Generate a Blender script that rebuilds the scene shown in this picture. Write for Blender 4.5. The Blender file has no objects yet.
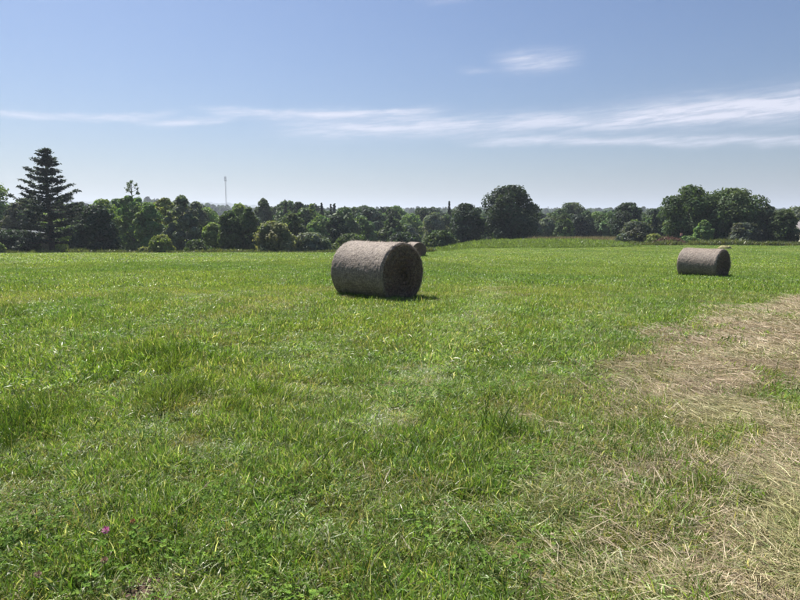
import bpy, math, random
import numpy as np
from mathutils import Vector, Matrix

# ------------------------------------------------------------------ camera, world, sun, exposure
sc = bpy.context.scene
COL = sc.collection
EYE = 1.6
FPX = 604.0                       # focal length in pixels of an 800 px wide picture
PITCH = math.atan((300 - 218) / FPX)
cam_d = bpy.data.cameras.new('camera')
cam_d.sensor_width = 36.0
cam_d.lens = FPX / 800 * 36.0
cam_d.clip_start = 0.05
cam_d.clip_end = 30000
cam = bpy.data.objects.new('camera', cam_d)
COL.objects.link(cam)
cam.location = (0, 0, EYE)
cam.rotation_euler = (math.pi / 2 - PITCH, 0, 0)
sc.camera = cam

SUN_AZ = math.radians(-37)        # from +Y towards +X (negative: to the left)
SUN_EL = math.radians(54)
sun_dir = Vector((math.sin(SUN_AZ) * math.cos(SUN_EL), math.cos(SUN_AZ) * math.cos(SUN_EL), math.sin(SUN_EL)))
sun_d = bpy.data.lights.new('sun', 'SUN')
sun_d.energy = 5.0
sun_d.angle = math.radians(0.53)
sun_d.color = (1.0, 0.945, 0.86)
sun = bpy.data.objects.new('sun', sun_d)
sun.rotation_euler = (-sun_dir).to_track_quat('-Z', 'Y').to_euler()
sun.location = (0, 0, 60)
COL.objects.link(sun)

vs = sc.view_settings
sc.display_settings.display_device = 'sRGB'
vs.view_transform = 'Standard'
vs.look = 'None'
vs.exposure = 1.05
vs.gamma = 1.0
vs.use_curve_mapping = False
sc.cycles.use_denoising = True
sc.cycles.use_adaptive_sampling = True
sc.cycles.adaptive_threshold = 0.02
sc.cycles.max_bounces = 6
sc.cycles.diffuse_bounces = 3
sc.cycles.glossy_bounces = 2
sc.cycles.transmission_bounces = 3
sc.cycles.volume_bounces = 0
sc.cycles.transparent_max_bounces = 6
sc.cycles.caustics_reflective = False
sc.cycles.caustics_refractive = False


def pix_dir(px, py):
    xc = (px - 400) / FPX
    yc = -(py - 300) / FPX
    c, s = math.cos(PITCH), math.sin(PITCH)
    return np.array([xc, c + yc * s, -s + yc * c])


def pix_azel(px, py):
    d = pix_dir(px, py)
    d = d / np.linalg.norm(d)
    return math.atan2(d[0], d[1]), math.asin(d[2])


class NT:
    """small helper for building node trees"""
    def __init__(self, tree):
        self.t = tree
        for n in list(tree.nodes):
            tree.nodes.remove(n)

    def n(self, kind, **kw):
        nd = self.t.nodes.new(kind)
        for k, v in kw.items():
            setattr(nd, k, v)
        return nd

    def l(self, a, b):
        self.t.links.new(a, b)

    def put(self, sock, v):
        if hasattr(v, 'links') or isinstance(v, bpy.types.NodeSocket):
            self.l(v, sock)
        else:
            sock.default_value = v

    def m(self, op, a, b=0.0, c=0.0, clamp=False):
        nd = self.n('ShaderNodeMath', operation=op, use_clamp=clamp)
        self.put(nd.inputs[0], a)
        self.put(nd.inputs[1], b)
        self.put(nd.inputs[2], c)
        return nd.outputs[0]

    def vm(self, op, a, b=(0, 0, 0)):
        nd = self.n('ShaderNodeVectorMath', operation=op)
        self.put(nd.inputs[0], a)
        self.put(nd.inputs[1], b)
        return nd.outputs[0]

    def step(self, v, a, b):
        nd = self.n('ShaderNodeMapRange', interpolation_type='SMOOTHSTEP')
        self.put(nd.inputs['Value'], v)
        nd.inputs['From Min'].default_value = a
        nd.inputs['From Max'].default_value = b
        return nd.outputs['Result']

    def mix(self, f, a, b, blend='MIX'):
        nd = self.n('ShaderNodeMix', data_type='RGBA', blend_type=blend)
        self.put(nd.inputs[0], f)
        self.put(nd.inputs[6], a if not isinstance(a, tuple) else (*a, 1.0)[:4])
        self.put(nd.inputs[7], b if not isinstance(b, tuple) else (*b, 1.0)[:4])
        return nd.outputs[2]

    def noise(self, vec, scale, detail=3.0, rough=0.55):
        nd = self.n('ShaderNodeTexNoise')
        if vec is not None:
            self.l(vec, nd.inputs['Vector'])
        nd.inputs['Scale'].default_value = scale
        nd.inputs['Detail'].default_value = detail
        nd.inputs['Roughness'].default_value = rough
        return nd.outputs['Fac']


world = bpy.data.worlds.new('World')
sc.world = world
world.use_nodes = True
w = NT(world.node_tree)
sky = w.n('ShaderNodeTexSky', sky_type='NISHITA', sun_disc=False)
sky.sun_elevation = SUN_EL
sky.sun_rotation = SUN_AZ
sky.altitude = 0
sky.air_density = 1.3
sky.dust_density = 1.3
sky.ozone_density = 2.5
tc = w.n('ShaderNodeTexCoord')
dirv = w.vm('NORMALIZE', tc.outputs['Generated'])
sp = w.n('ShaderNodeSeparateXYZ')
w.l(dirv, sp.inputs[0])
az = w.m('ARCTAN2', sp.outputs[0], sp.outputs[1])
el = w.m('ARCSINE', sp.outputs[2])
cmb = w.n('ShaderNodeCombineXYZ')
w.l(w.m('MULTIPLY', az, 11.0), cmb.inputs[0])
w.l(w.m('MULTIPLY', w.m('SUBTRACT', el, w.m('MULTIPLY', az, 0.06)), 110.0), cmb.inputs[1])
streak = w.step(w.noise(cmb.outputs[0], 1.0, 5.0, 0.68), 0.36, 0.64)
cmb2 = w.n('ShaderNodeCombineXYZ')
w.l(w.m('MULTIPLY', az, 5.0), cmb2.inputs[0])
w.l(w.m('MULTIPLY', el, 12.0), cmb2.inputs[1])
warp = w.m('MULTIPLY', w.m('SUBTRACT', w.noise(cmb2.outputs[0], 2.2, 4.0, 0.6), 0.5), 0.022)
elw = w.m('ADD', el, warp)


def cloud_band(pts, wpx, strength, lo=None, hi=None, soft=0.05):
    azs, els = zip(*[pix_azel(*p) for p in pts])
    k = np.polyfit(azs, els, min(2, len(pts) - 1))
    line = 0.0
    for c in k:                                            # Horner
        line = w.m('ADD', w.m('MULTIPLY', az, line), float(c))
    d = w.m('DIVIDE', w.m('SUBTRACT', elw, line), wpx / FPX)
    g = w.m('POWER', 2.718, w.m('MULTIPLY', w.m('MULTIPLY', d, d), -1.0))
    if lo is not None:
        a = pix_azel(lo, 120)[0]
        g = w.m('MULTIPLY', g, w.step(az, a - soft, a + soft))
    if hi is not None:
        a = pix_azel(hi, 120)[0]
        g = w.m('MULTIPLY', g, w.step(az, a + soft, a - soft))
    return w.m('MULTIPLY', g, strength)


bands = [
    cloud_band([(300, 128), (560, 122), (800, 106)], 9, 0.85, lo=300, soft=0.09),
    cloud_band([(560, 120), (700, 112), (800, 103)], 14, 0.60, lo=640, soft=0.16),
    cloud_band([(0, 114), (90, 118), (160, 115)], 2.8, 0.75, hi=160, soft=0.05),
    cloud_band([(140, 120), (180, 123), (215, 121)], 2.8, 0.75, lo=150, hi=235, soft=0.04),
    cloud_band([(225, 112), (330, 115), (440, 110)], 3.8, 0.8, lo=215, hi=430, soft=0.05),
    cloud_band([(470, 142), (640, 141), (800, 141)], 3.8, 0.75, lo=480, soft=0.06),
    cloud_band([(500, 62), (540, 61), (572, 59)], 8.0, 0.75, lo=502, hi=566, soft=0.035),
    cloud_band([(455, 70), (490, 72)], 2.5, 0.30, lo=462, hi=488, soft=0.02),
    cloud_band([(420, 0), (460, -2)], 3.0, 0.28, lo=425, hi=460, soft=0.03),
]
tot = bands[0]
for b in bands[1:]:
    tot = w.m('ADD', tot, b)
cov = w.m('MULTIPLY', tot, w.m('ADD', w.m('MULTIPLY', streak, 0.6), 0.4), clamp=True)
skyt = w.mix(1.0, sky.outputs[0], (0.505, 0.60, 0.80), 'MULTIPLY')
skyc = w.mix(cov, skyt, (6.7, 6.9, 8.1))
bg = w.n('ShaderNodeBackground')
w.l(skyc, bg.inputs['Color'])
bg.inputs['Strength'].default_value = 0.055
wo = w.n('ShaderNodeOutputWorld')
w.l(bg.outputs[0], wo.inputs['Surface'])

# ------------------------------------------------------------------ helpers
rng = np.random.default_rng(7)


def vnoise(x, y, seed=0):
    """smooth 2-D value noise in 0..1"""
    x = np.asarray(x, float)
    y = np.asarray(y, float)
    xi = np.floor(x).astype(np.int64)
    yi = np.floor(y).astype(np.int64)
    fx = x - xi
    fy = y - yi
    fx = fx * fx * (3 - 2 * fx)
    fy = fy * fy * (3 - 2 * fy)

    def hsh(a, b):
        n = (a * 374761393 + b * 668265263 + seed * 974711) & 0xFFFFFFFF
        n = ((n ^ (n >> 13)) * 1274126177) & 0xFFFFFFFF
        return ((n ^ (n >> 16)) & 0xFFFF) / 65535.0
    return ((hsh(xi, yi) * (1 - fx) + hsh(xi + 1, yi) * fx) * (1 - fy)
            + (hsh(xi, yi + 1) * (1 - fx) + hsh(xi + 1, yi + 1) * fx) * fy)


def fbm(x, y, seed=0, o=3):
    s, a, t = 0, 1.0, 0
    for i in range(o):
        s = s + a * vnoise(x * 2 ** i, y * 2 ** i, seed + i * 17)
        t += a
        a *= 0.5
    return s / t


def sstep(v, a, b):
    t = np.clip((np.asarray(v, float) - a) / (b - a), 0, 1)
    return t * t * (3 - 2 * t)


def table(pts):
    xs = np.concatenate([np.arange(0, 200, 1.0), np.geomspace(200, 9000, 300)])
    ys = np.interp(xs, *zip(*pts))
    sm = ys.copy()
    for i, x in enumerate(xs):                     # local smoothing that widens with distance
        r = 2.0 + 0.09 * x
        q = np.linspace(max(0, x - r), x + r, 21)
        sm[i] = np.interp(q, *zip(*pts)).mean() if x > 1 else ys[i]
    return xs, sm


PL = table([(0, 0), (13, -.15), (26, -.80), (52, -1.62), (74, -2.80), (80, -3.15), (98, -4.7), (150, -8), (300, -9), (600, -4), (900, 2.5), (1500, 11), (2500, 22), (3400, 30), (4200, 42), (5200, 34), (9000, 30)])
PR = table([(0, 0), (13, -.15), (26, -.98), (52, -1.75), (85, -2.62), (108, -2.75), (150, -4.2), (250, -7), (400, -8), (650, -3), (900, 2.5), (1500, 11), (2500, 22), (3400, 30), (4200, 42), (5200, 34), (9000, 30)])


def height(x, y):
    x = np.asarray(x, float)
    y = np.asarray(y, float)
    r = np.hypot(x, y)
    d = np.where(y > 0, np.maximum(y, 0.55 * r), 0.55 * r)
    s = x / np.maximum(np.abs(y), 1.0)
    k = sstep(s, 0.0, 0.16)
    z = np.interp(d, *PL) * (1 - k) + np.interp(d, *PR) * k
    far = sstep(d, 380, 700)
    z = z + 15 * np.exp(-((x + 320) / 95) ** 2 - ((y - 760) / 170) ** 2)
    z = z + 52 * np.exp(-((x + 1330) / 520) ** 2 - ((y - 4300) / 700) ** 2)
    z = z + 62 * np.exp(-((x + 2300) / 520) ** 2 - ((y - 4200) / 700) ** 2)
    z = z + far * 7 * (fbm(x / 260, y / 260, 3) - 0.5)
    near = 1 - sstep(d, 60, 140)
    z = z + near * (0.10 * (fbm(x / 2.6, y / 2.6, 11, 2) - 0.5) + 0.035 * (vnoise(x / 0.45, y / 0.45, 5) - 0.5))
    z = z + near * 0.18 * (vnoise(x / 9, y / 9, 21) - 0.5) * sstep(d, 5, 12)
    return z


def H(x, y):
    return float(height(np.array([x]), np.array([y]))[0])


Z0 = H(0, 0)
cam.location.z = EYE + Z0


def ground_at(px, py):
    """where the photograph's pixel meets the ground"""
    d = pix_dir(px, py)
    t = np.geomspace(1.0, 400, 4000)
    p = np.outer(t, d)
    hit = np.nonzero(p[:, 2] + cam.location.z <= height(p[:, 0], p[:, 1]))[0]
    i = hit[0] if len(hit) else -1
    return np.array([p[i, 0], p[i, 1]])


def col_at(px, Y):
    """world x of picture column px at depth Y"""
    d = pix_dir(px, 225)
    return d[0] * Y / d[1]


def top_at(py, Y):
    d = pix_dir(400, py)
    return cam.location.z + d[2] * Y / d[1]


def new_mesh(name, V, F=None, cols=None, smooth=False, tri=None):
    """V (n,3); F (m,4) or (m,3) index arrays; cols (m,3) one colour for each face"""
    me = bpy.data.meshes.new(name)
    V = np.asarray(V, np.float32)
    blocks = [np.asarray(b, np.int32) for b in (F if isinstance(F, list) else [F]) if b is not None and len(b)]
    nv = len(V)
    loops = np.concatenate([b.ravel() for b in blocks])
    tot = np.concatenate([np.full(len(b), b.shape[1], np.int32) for b in blocks])
    start = np.concatenate([[0], np.cumsum(tot)[:-1]]).astype(np.int32)
    me.vertices.add(nv)
    me.vertices.foreach_set('co', V.ravel())
    me.loops.add(len(loops))
    me.loops.foreach_set('vertex_index', loops)
    me.polygons.add(len(tot))
    me.polygons.foreach_set('loop_start', start)
    me.polygons.foreach_set('use_smooth', np.full(len(tot), smooth, bool))
    if cols is not None:
        a = me.attributes.new('col', 'FLOAT_COLOR', 'FACE')
        c = np.ones((len(tot), 4), np.float32)
        c[:, :3] = cols
        a.data.foreach_set('color', c.ravel())
    me.update(calc_edges=True)
    me.validate()
    return me


def link(name, me, mat=None, parent=None, loc=None):
    o = bpy.data.objects.new(name, me)
    COL.objects.link(o)
    if mat is not None and me is not None and not me.materials:
        me.materials.append(mat)
    if parent is not None:
        o.parent = parent
    if loc is not None:
        o.location = loc
    return o


def tag(o, label=None, cat=None, group=None, kind=None):
    if label:
        o['label'] = label
    if cat:
        o['category'] = cat
    if group:
        o['group'] = group
    if kind:
        o['kind'] = kind
    return o


def thing(name, label, cat, loc, rz=0.0, group=None):
    o = bpy.data.objects.new(name, None)
    o.empty_display_size = 0.3
    COL.objects.link(o)
    o.location = loc
    o.rotation_euler = (0, 0, rz)
    return tag(o, label, cat, group)


def tube(path, radii, n=6):
    """tapered tube along a list of points -> V, quads"""
    path = np.asarray(path, float)
    V, F = [], []
    m = len(path)
    for i in range(m):
        t = path[min(i + 1, m - 1)] - path[max(i - 1, 0)]
        t = t / (np.linalg.norm(t) + 1e-9)
        u = np.cross(t, [0.31, 0.17, 0.93] if abs(t[2]) < 0.9 else [1, 0, 0])
        u /= np.linalg.norm(u)
        v = np.cross(t, u)
        a = np.arange(n) * 2 * np.pi / n
        V.append(path[i] + radii[i] * (np.outer(np.cos(a), u) + np.outer(np.sin(a), v)))
    for i in range(m - 1):
        for j in range(n):
            F.append((i * n + j, i * n + (j + 1) % n, (i + 1) * n + (j + 1) % n, (i + 1) * n + j))
    return np.concatenate(V), np.array(F)


class Acc:
    """collects quads into one mesh"""
    def __init__(self):
        self.V, self.F, self.n = [], [], 0

    def add(self, V, F):
        self.V.append(np.asarray(V, float))
        self.F.append(np.asarray(F) + self.n)
        self.n += len(V)
        return self

    def box(self, a, b):
        (x0, y0, z0), (x1, y1, z1) = a, b
        V = [(x0, y0, z0), (x1, y0, z0), (x1, y1, z0), (x0, y1, z0), (x0, y0, z1), (x1, y0, z1), (x1, y1, z1), (x0, y1, z1)]
        return self.add(V, [(0, 3, 2, 1), (4, 5, 6, 7), (0, 1, 5, 4), (1, 2, 6, 5), (2, 3, 7, 6), (3, 0, 4, 7)])

    def mesh(self, name, smooth=False):
        return new_mesh(name, np.concatenate(self.V), np.concatenate(self.F), smooth=smooth)


# ------------------------------------------------------------------ materials
def leaf_mat(name, trans=0.35, rough=0.55, spec=0.25, instanced=False, tr_tint=(1.25, 1.2, 0.55), objvar=0.0):
    m = bpy.data.materials.new(name)
    m.use_nodes = True
    t = NT(m.node_tree)
    c = t.n('ShaderNodeAttribute', attribute_name='col').outputs['Color']
    if instanced:
        ti = t.n('ShaderNodeAttribute', attribute_name='tint', attribute_type='INSTANCER').outputs['Color']
        c = t.mix(1.0, c, ti, 'MULTIPLY')
    else:
        ob = t.n('ShaderNodeAttribute', attribute_name='leaf_colour', attribute_type='OBJECT').outputs['Color']
        c = t.mix(1.0, c, ob, 'MULTIPLY')
    p = t.n('ShaderNodeBsdfPrincipled')
    t.l(c, p.inputs['Base Color'])
    p.inputs['Roughness'].default_value = rough
    p.inputs['Specular IOR Level'].default_value = spec
    tr = t.n('ShaderNodeBsdfTranslucent')
    t.l(t.mix(1.0, c, tr_tint, 'MULTIPLY'), tr.inputs['Color'])
    mx = t.n('ShaderNodeMixShader')
    mx.inputs[0].default_value = trans
    t.l(p.outputs[0], mx.inputs[1])
    t.l(tr.outputs[0], mx.inputs[2])
    o = t.n('ShaderNodeOutputMaterial')
    t.l(mx.outputs[0], o.inputs['Surface'])
    return m


def noise_mat(name, c1, c2, scale=4.0, rough=0.8, bump=0.0, bscale=None, detail=4.0, spec=0.2, coord='Object'):
    m = bpy.data.materials.new(name)
    m.use_nodes = True
    t = NT(m.node_tree)
    v = t.n('ShaderNodeTexCoord').outputs[coord]
    f = t.step(t.noise(v, scale, detail), 0.3, 0.7)
    p = t.n('ShaderNodeBsdfPrincipled')
    t.l(t.mix(f, c1, c2), p.inputs['Base Color'])
    p.inputs['Roughness'].default_value = rough
    p.inputs['Specular IOR Level'].default_value = spec
    if bump:
        b = t.n('ShaderNodeBump')
        b.inputs['Strength'].default_value = 1.0
        b.inputs['Distance'].default_value = bump
        t.l(t.noise(v, bscale or scale * 3, detail), b.inputs['Height'])
        t.l(b.outputs[0], p.inputs['Normal'])
    o = t.n('ShaderNodeOutputMaterial')
    t.l(p.outputs[0], o.inputs['Surface'])
    return m


M_GRASS = leaf_mat('grass_blades', 0.42, 0.40, 0.36, True, (1.15, 1.15, 0.5))
M_CLOVER = leaf_mat('clover_leaves', 0.40, 0.7, 0.06, True, (1.15, 1.15, 0.5))
M_STRAW = leaf_mat('dry_straw', 0.18, 0.6, 0.3, True, (1.0, 0.95, 0.8))
M_LEAF = leaf_mat('tree_leaves', 0.36, 0.6, 0.14, False, (1.2, 1.25, 0.5))
M_WOODLEAF = leaf_mat('far_leaves', 0.26, 0.6, 0.14, True, (1.2, 1.25, 0.5))
M_BARK = noise_mat('bark', (0.06, 0.05, 0.042), (0.13, 0.11, 0.09), 6.0, 0.9, 0.03)
M_TWIG = noise_mat('twigs', (0.09, 0.045, 0.035), (0.20, 0.09, 0.065), 5.0, 0.9)

# ------------------------------------------------------------------ ground masks (hay, pale track, soil, tufts)
def poly_world(pts):
    return np.array([ground_at(*p) for p in pts])


def poly_mask(P, x, y, soft):
    """soft inside mask of a polygon (world metres)"""
    x = np.asarray(x, float)
    y = np.asarray(y, float)
    inside = np.zeros(x.shape, bool)
    dist = np.full(x.shape, 1e9)
    n = len(P)
    for i in range(n):
        x0, y0 = P[i]
        x1, y1 = P[(i + 1) % n]
        c = ((y0 > y) != (y1 > y)) & (x < (x1 - x0) * (y - y0) / (y1 - y0 + 1e-12) + x0)
        inside ^= c
        dx, dy = x1 - x0, y1 - y0
        t = np.clip(((x - x0) * dx + (y - y0) * dy) / (dx * dx + dy * dy + 1e-12), 0, 1)
        dist = np.minimum(dist, np.hypot(x - x0 - t * dx, y - y0 - t * dy))
    sd = np.where(inside, dist, -dist)
    return sstep(sd, -soft, soft)


def line_mask(P, x, y, wid):
    dist = np.full(np.shape(x), 1e9)
    for (x0, y0), (x1, y1) in zip(P[:-1], P[1:]):
        dx, dy = x1 - x0, y1 - y0
        t = np.clip(((x - x0) * dx + (y - y0) * dy) / (dx * dx + dy * dy), 0, 1)
        dist = np.minimum(dist, np.hypot(x - x0 - t * dx, y - y0 - t * dy))
    return 1 - sstep(dist, wid * 0.3, wid)


def blobs_mask(L, x, y):
    m = np.zeros(np.shape(x))
    for (bx, by, r) in L:
        m = np.maximum(m, np.exp(-((x - bx) ** 2 + (y - by) ** 2) / (r * r)))
    return m


HAY1 = poly_world([(645, 345), (700, 320), (800, 301), (980, 292), (1300, 300), (1300, 600), (1150, 700), (700, 700), (690, 560), (705, 500), (725, 440), (660, 410), (622, 378)])
HAY2 = poly_world([(600, 395), (650, 350), (740, 430), (720, 700), (520, 700), (545, 560), (570, 470)])
HAYX = [(*ground_at(798, 400), 0.55), (*ground_at(660, 378), 0.22), (*ground_at(792, 318), 0.7), (*ground_at(600, 520), 0.2)]
TRACK = poly_world([(520, 266), (498, 290), (478, 312), (452, 345), (425, 375), (405, 395), (385, 425)])
TRACK2 = poly_world([(660, 300), (600, 318), (570, 350), (555, 400)])
SOIL = [(*ground_at(150, 594), 0.15), (*ground_at(352, 463), 0.07), (*ground_at(735, 290), 0.0001)]
TUFT = [(*ground_at(150, 362), 0.55), (*ground_at(28, 428), 0.4), (*ground_at(180, 402), 0.42), (*ground_at(10, 318), 0.35), (*ground_at(240, 408), 0.35), (*ground_at(12, 445), 0.35), (*ground_at(515, 440), 0.2)]
CLOV = [(*ground_at(110, 562), 0.42), (*ground_at(190, 560), 0.35), (*ground_at(490, 560), 0.28), (*ground_at(30, 540), 0.35), (*ground_at(250, 500), 0.3), (*ground_at(510, 470), 0.25), (*ground_at(330, 590), 0.2), (*ground_at(400, 520), 0.15)]


def hay(x, y):
    wx = x + 0.55 * (fbm(x / 0.9, y / 0.9, 41) - 0.5) * 2
    wy = y + 0.55 * (fbm(x / 0.9, y / 0.9, 57) - 0.5) * 2
    m = 0.95 * poly_mask(HAY1, wx, wy, 0.55)
    m = np.maximum(m, 0.60 * poly_mask(HAY2, wx, wy, 0.7))
    m = m * (1 - 0.75 * blobs_mask(HAYX, x, y))
    m = m * (0.72 + 0.4 * sstep(fbm(x / 0.55, y / 0.55, 77), 0.32, 0.62))
    m = m * (1 - 0.22 * sstep(-y, -4.6, -3.4) * sstep(-x, -2.6, -0.8))
    return np.clip(m, 0, 1)


def pale(x, y):
    m = np.maximum(line_mask(TRACK, x, y, 0.42), 0.5 * line_mask(TRACK2, x, y, 0.5))
    return m * (0.65 + 0.35 * sstep(fbm(x / 0.35, y / 0.35, 91), 0.35, 0.65))


# ------------------------------------------------------------------ ground sheet
def build_ground():
    ra = np.concatenate([[0.0], np.geomspace(0.4, 9000, 330)])
    fine = np.radians(np.linspace(-46, 46, 300))
    rest = np.radians(np.linspace(46, 314, 92))[1:-1]
    an = np.concatenate([fine, rest])
    na = len(an)
    R_, A_ = np.meshgrid(ra, an, indexing='ij')
    X = (R_ * np.sin(A_)).ravel()
    Y = (R_ * np.cos(A_)).ravel()
    Z = height(X, Y)
    V = np.stack([X, Y, Z], 1)
    i, j = np.meshgrid(np.arange(len(ra) - 1), np.arange(na), indexing='ij')
    i = i.ravel()
    j = j.ravel()
    F = np.stack([i * na + j, (i + 1) * na + j, (i + 1) * na + (j + 1) % na, i * na + (j + 1) % na], 1)
    # the innermost ring collapses to a point: drop it as quads, keep as triangles
    T = F[i == 0][:, :3]
    F = F[i > 0]
    me = new_mesh('ground', V, [F[:, ::-1], T[:, ::-1]], smooth=True)
    a = me.attributes.new('hay', 'FLOAT', 'POINT')
    a.data.foreach_set('value', hay(X, Y).astype(np.float32))
    a = me.attributes.new('pale', 'FLOAT', 'POINT')
    a.data.foreach_set('value', pale(X, Y).astype(np.float32))
    a = me.attributes.new('soil', 'FLOAT', 'POINT')
    a.data.foreach_set('value', blobs_mask(SOIL, X, Y).astype(np.float32))
    m = bpy.data.materials.new('meadow_ground')
    m.use_nodes = True
    t = NT(m.node_tree)
    v = t.n('ShaderNodeTexCoord').outputs['Object']
    g = t.mix(t.step(t.noise(v, 0.35, 5), 0.35, 0.65), (0.085, 0.11, 0.028), (0.065, 0.095, 0.025))
    g = t.mix(t.step(t.noise(v, 9.0, 4), 0.45, 0.7), g, (0.13, 0.13, 0.045))
    hs = t.mix(t.step(t.noise(v, 14.0, 5), 0.3, 0.7), (0.15, 0.12, 0.065), (0.27, 0.215, 0.135))
    ha = t.n('ShaderNodeAttribute', attribute_name='hay').outputs['Fac']
    g = t.mix(t.step(ha, 0.15, 0.75), g, hs)
    pa = t.n('ShaderNodeAttribute', attribute_name='pale').outputs['Fac']
    g = t.mix(t.m('MULTIPLY', pa, 0.4), g, (0.20, 0.20, 0.10))
    so = t.n('ShaderNodeAttribute', attribute_name='soil').outputs['Fac']
    soc = t.mix(t.step(t.noise(v, 60.0, 3), 0.4, 0.65), (0.06, 0.04, 0.032), (0.16, 0.11, 0.09))
    g = t.mix(t.step(so, 0.25, 0.6), g, soc)
    # woodland beyond the fields
    geo = t.n('ShaderNodeNewGeometry').outputs['Position']
    sep = t.n('ShaderNodeSeparateXYZ')
    t.l(geo, sep.inputs[0])
    farm = t.step(sep.outputs[1], 112.0, 170.0)
    wood = t.mix(t.step(t.noise(v, 0.05, 6), 0.4, 0.6), (0.022, 0.040, 0.016), (0.045, 0.070, 0.024))
    g = t.mix(farm, g, wood)
    p = t.n('ShaderNodeBsdfPrincipled')
    t.l(g, p.inputs['Base Color'])
    p.inputs['Roughness'].default_value = 0.9
    p.inputs['Specular IOR Level'].default_value = 0.1
    b = t.n('ShaderNodeBump')
    b.inputs['Strength'].default_value = 0.8
    b.inputs['Distance'].default_value = 0.04
    t.l(t.noise(v, 22.0, 5), b.inputs['Height'])
    t.l(b.outputs[0], p.inputs['Normal'])
    o = t.n('ShaderNodeOutputMaterial')
    t.l(p.outputs[0], o.inputs['Surface'])
    g_o = link('ground', me, m)
    tag(g_o, 'mown green meadow sloping away to wooded hills', None, None, 'structure')


build_ground()


# ------------------------------------------------------------------ scattering with geometry nodes (only for uncountable stuff)
def scatter(name, protos, P, rot, scl, kind, tint, label, cat):
    me = bpy.data.meshes.new(name)
    me.vertices.add(len(P))
    me.vertices.foreach_set('co', np.asarray(P, np.float32).ravel())
    for an, ty, dat, key in (('rot', 'FLOAT_VECTOR', rot, 'vector'), ('scl', 'FLOAT_VECTOR', scl, 'vector'), ('kindno', 'INT', kind, 'value')):
        a = me.attributes.new(an, ty, 'POINT')
        a.data.foreach_set(key, np.ascontiguousarray(dat, np.int32 if ty == 'INT' else np.float32).ravel())
    a = me.attributes.new('tint', 'FLOAT_COLOR', 'POINT')
    c = np.ones((len(P), 4), np.float32)
    c[:, :3] = tint
    a.data.foreach_set('color', c.ravel())
    o = link(name, me)
    ng = bpy.data.node_groups.new(name + '_scatter', 'GeometryNodeTree')
    ng.interface.new_socket('Geometry', in_out='INPUT', socket_type='NodeSocketGeometry')
    ng.interface.new_socket('Geometry', in_out='OUTPUT', socket_type='NodeSocketGeometry')
    N, L = ng.nodes, ng.links
    gi = N.new('NodeGroupInput')
    go = N.new('NodeGroupOutput')
    m2p = N.new('GeometryNodeMeshToPoints')
    L.new(gi.outputs[0], m2p.inputs['Mesh'])

    def attr(nm, ty):
        q = N.new('GeometryNodeInputNamedAttribute')
        q.data_type = ty
        q.inputs['Name'].default_value = nm
        return q.outputs['Attribute']
    ar, asc, ak = attr('rot', 'FLOAT_VECTOR'), attr('scl', 'FLOAT_VECTOR'), attr('kindno', 'INT')
    e2r = N.new('FunctionNodeEulerToRotation')
    L.new(ar, e2r.inputs[0])
    join = N.new('GeometryNodeJoinGeometry')
    for k, pr in enumerate(protos):
        oi = N.new('GeometryNodeObjectInfo')
        oi.inputs['Object'].default_value = pr
        oi.inputs['As Instance'].default_value = False
        cmp_ = N.new('FunctionNodeCompare')
        cmp_.data_type = 'INT'
        cmp_.operation = 'EQUAL'
        ints = [s for s in cmp_.inputs if s.type == 'INT']
        L.new(ak, ints[0])
        ints[1].default_value = k
        iop = N.new('GeometryNodeInstanceOnPoints')
        L.new(m2p.outputs[0], iop.inputs['Points'])
        L.new(cmp_.outputs[0], iop.inputs['Selection'])
        L.new(oi.outputs['Geometry'], iop.inputs['Instance'])
        L.new(e2r.outputs[0], iop.inputs['Rotation'])
        L.new(asc, iop.inputs['Scale'])
        L.new(iop.outputs[0], join.inputs[0])
    L.new(join.outputs[0], go.inputs[0])
    md = o.modifiers.new('scatter', 'NODES')
    md.node_group = ng
    tag(o, label, cat, None, 'stuff')
    return o


def proto(name, V, F, cols, mat):
    me = new_mesh(name, V, F, cols)
    me.materials.append(mat)
    return bpy.data.objects.new(name, me)     # source geometry, not part of the scene


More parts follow.
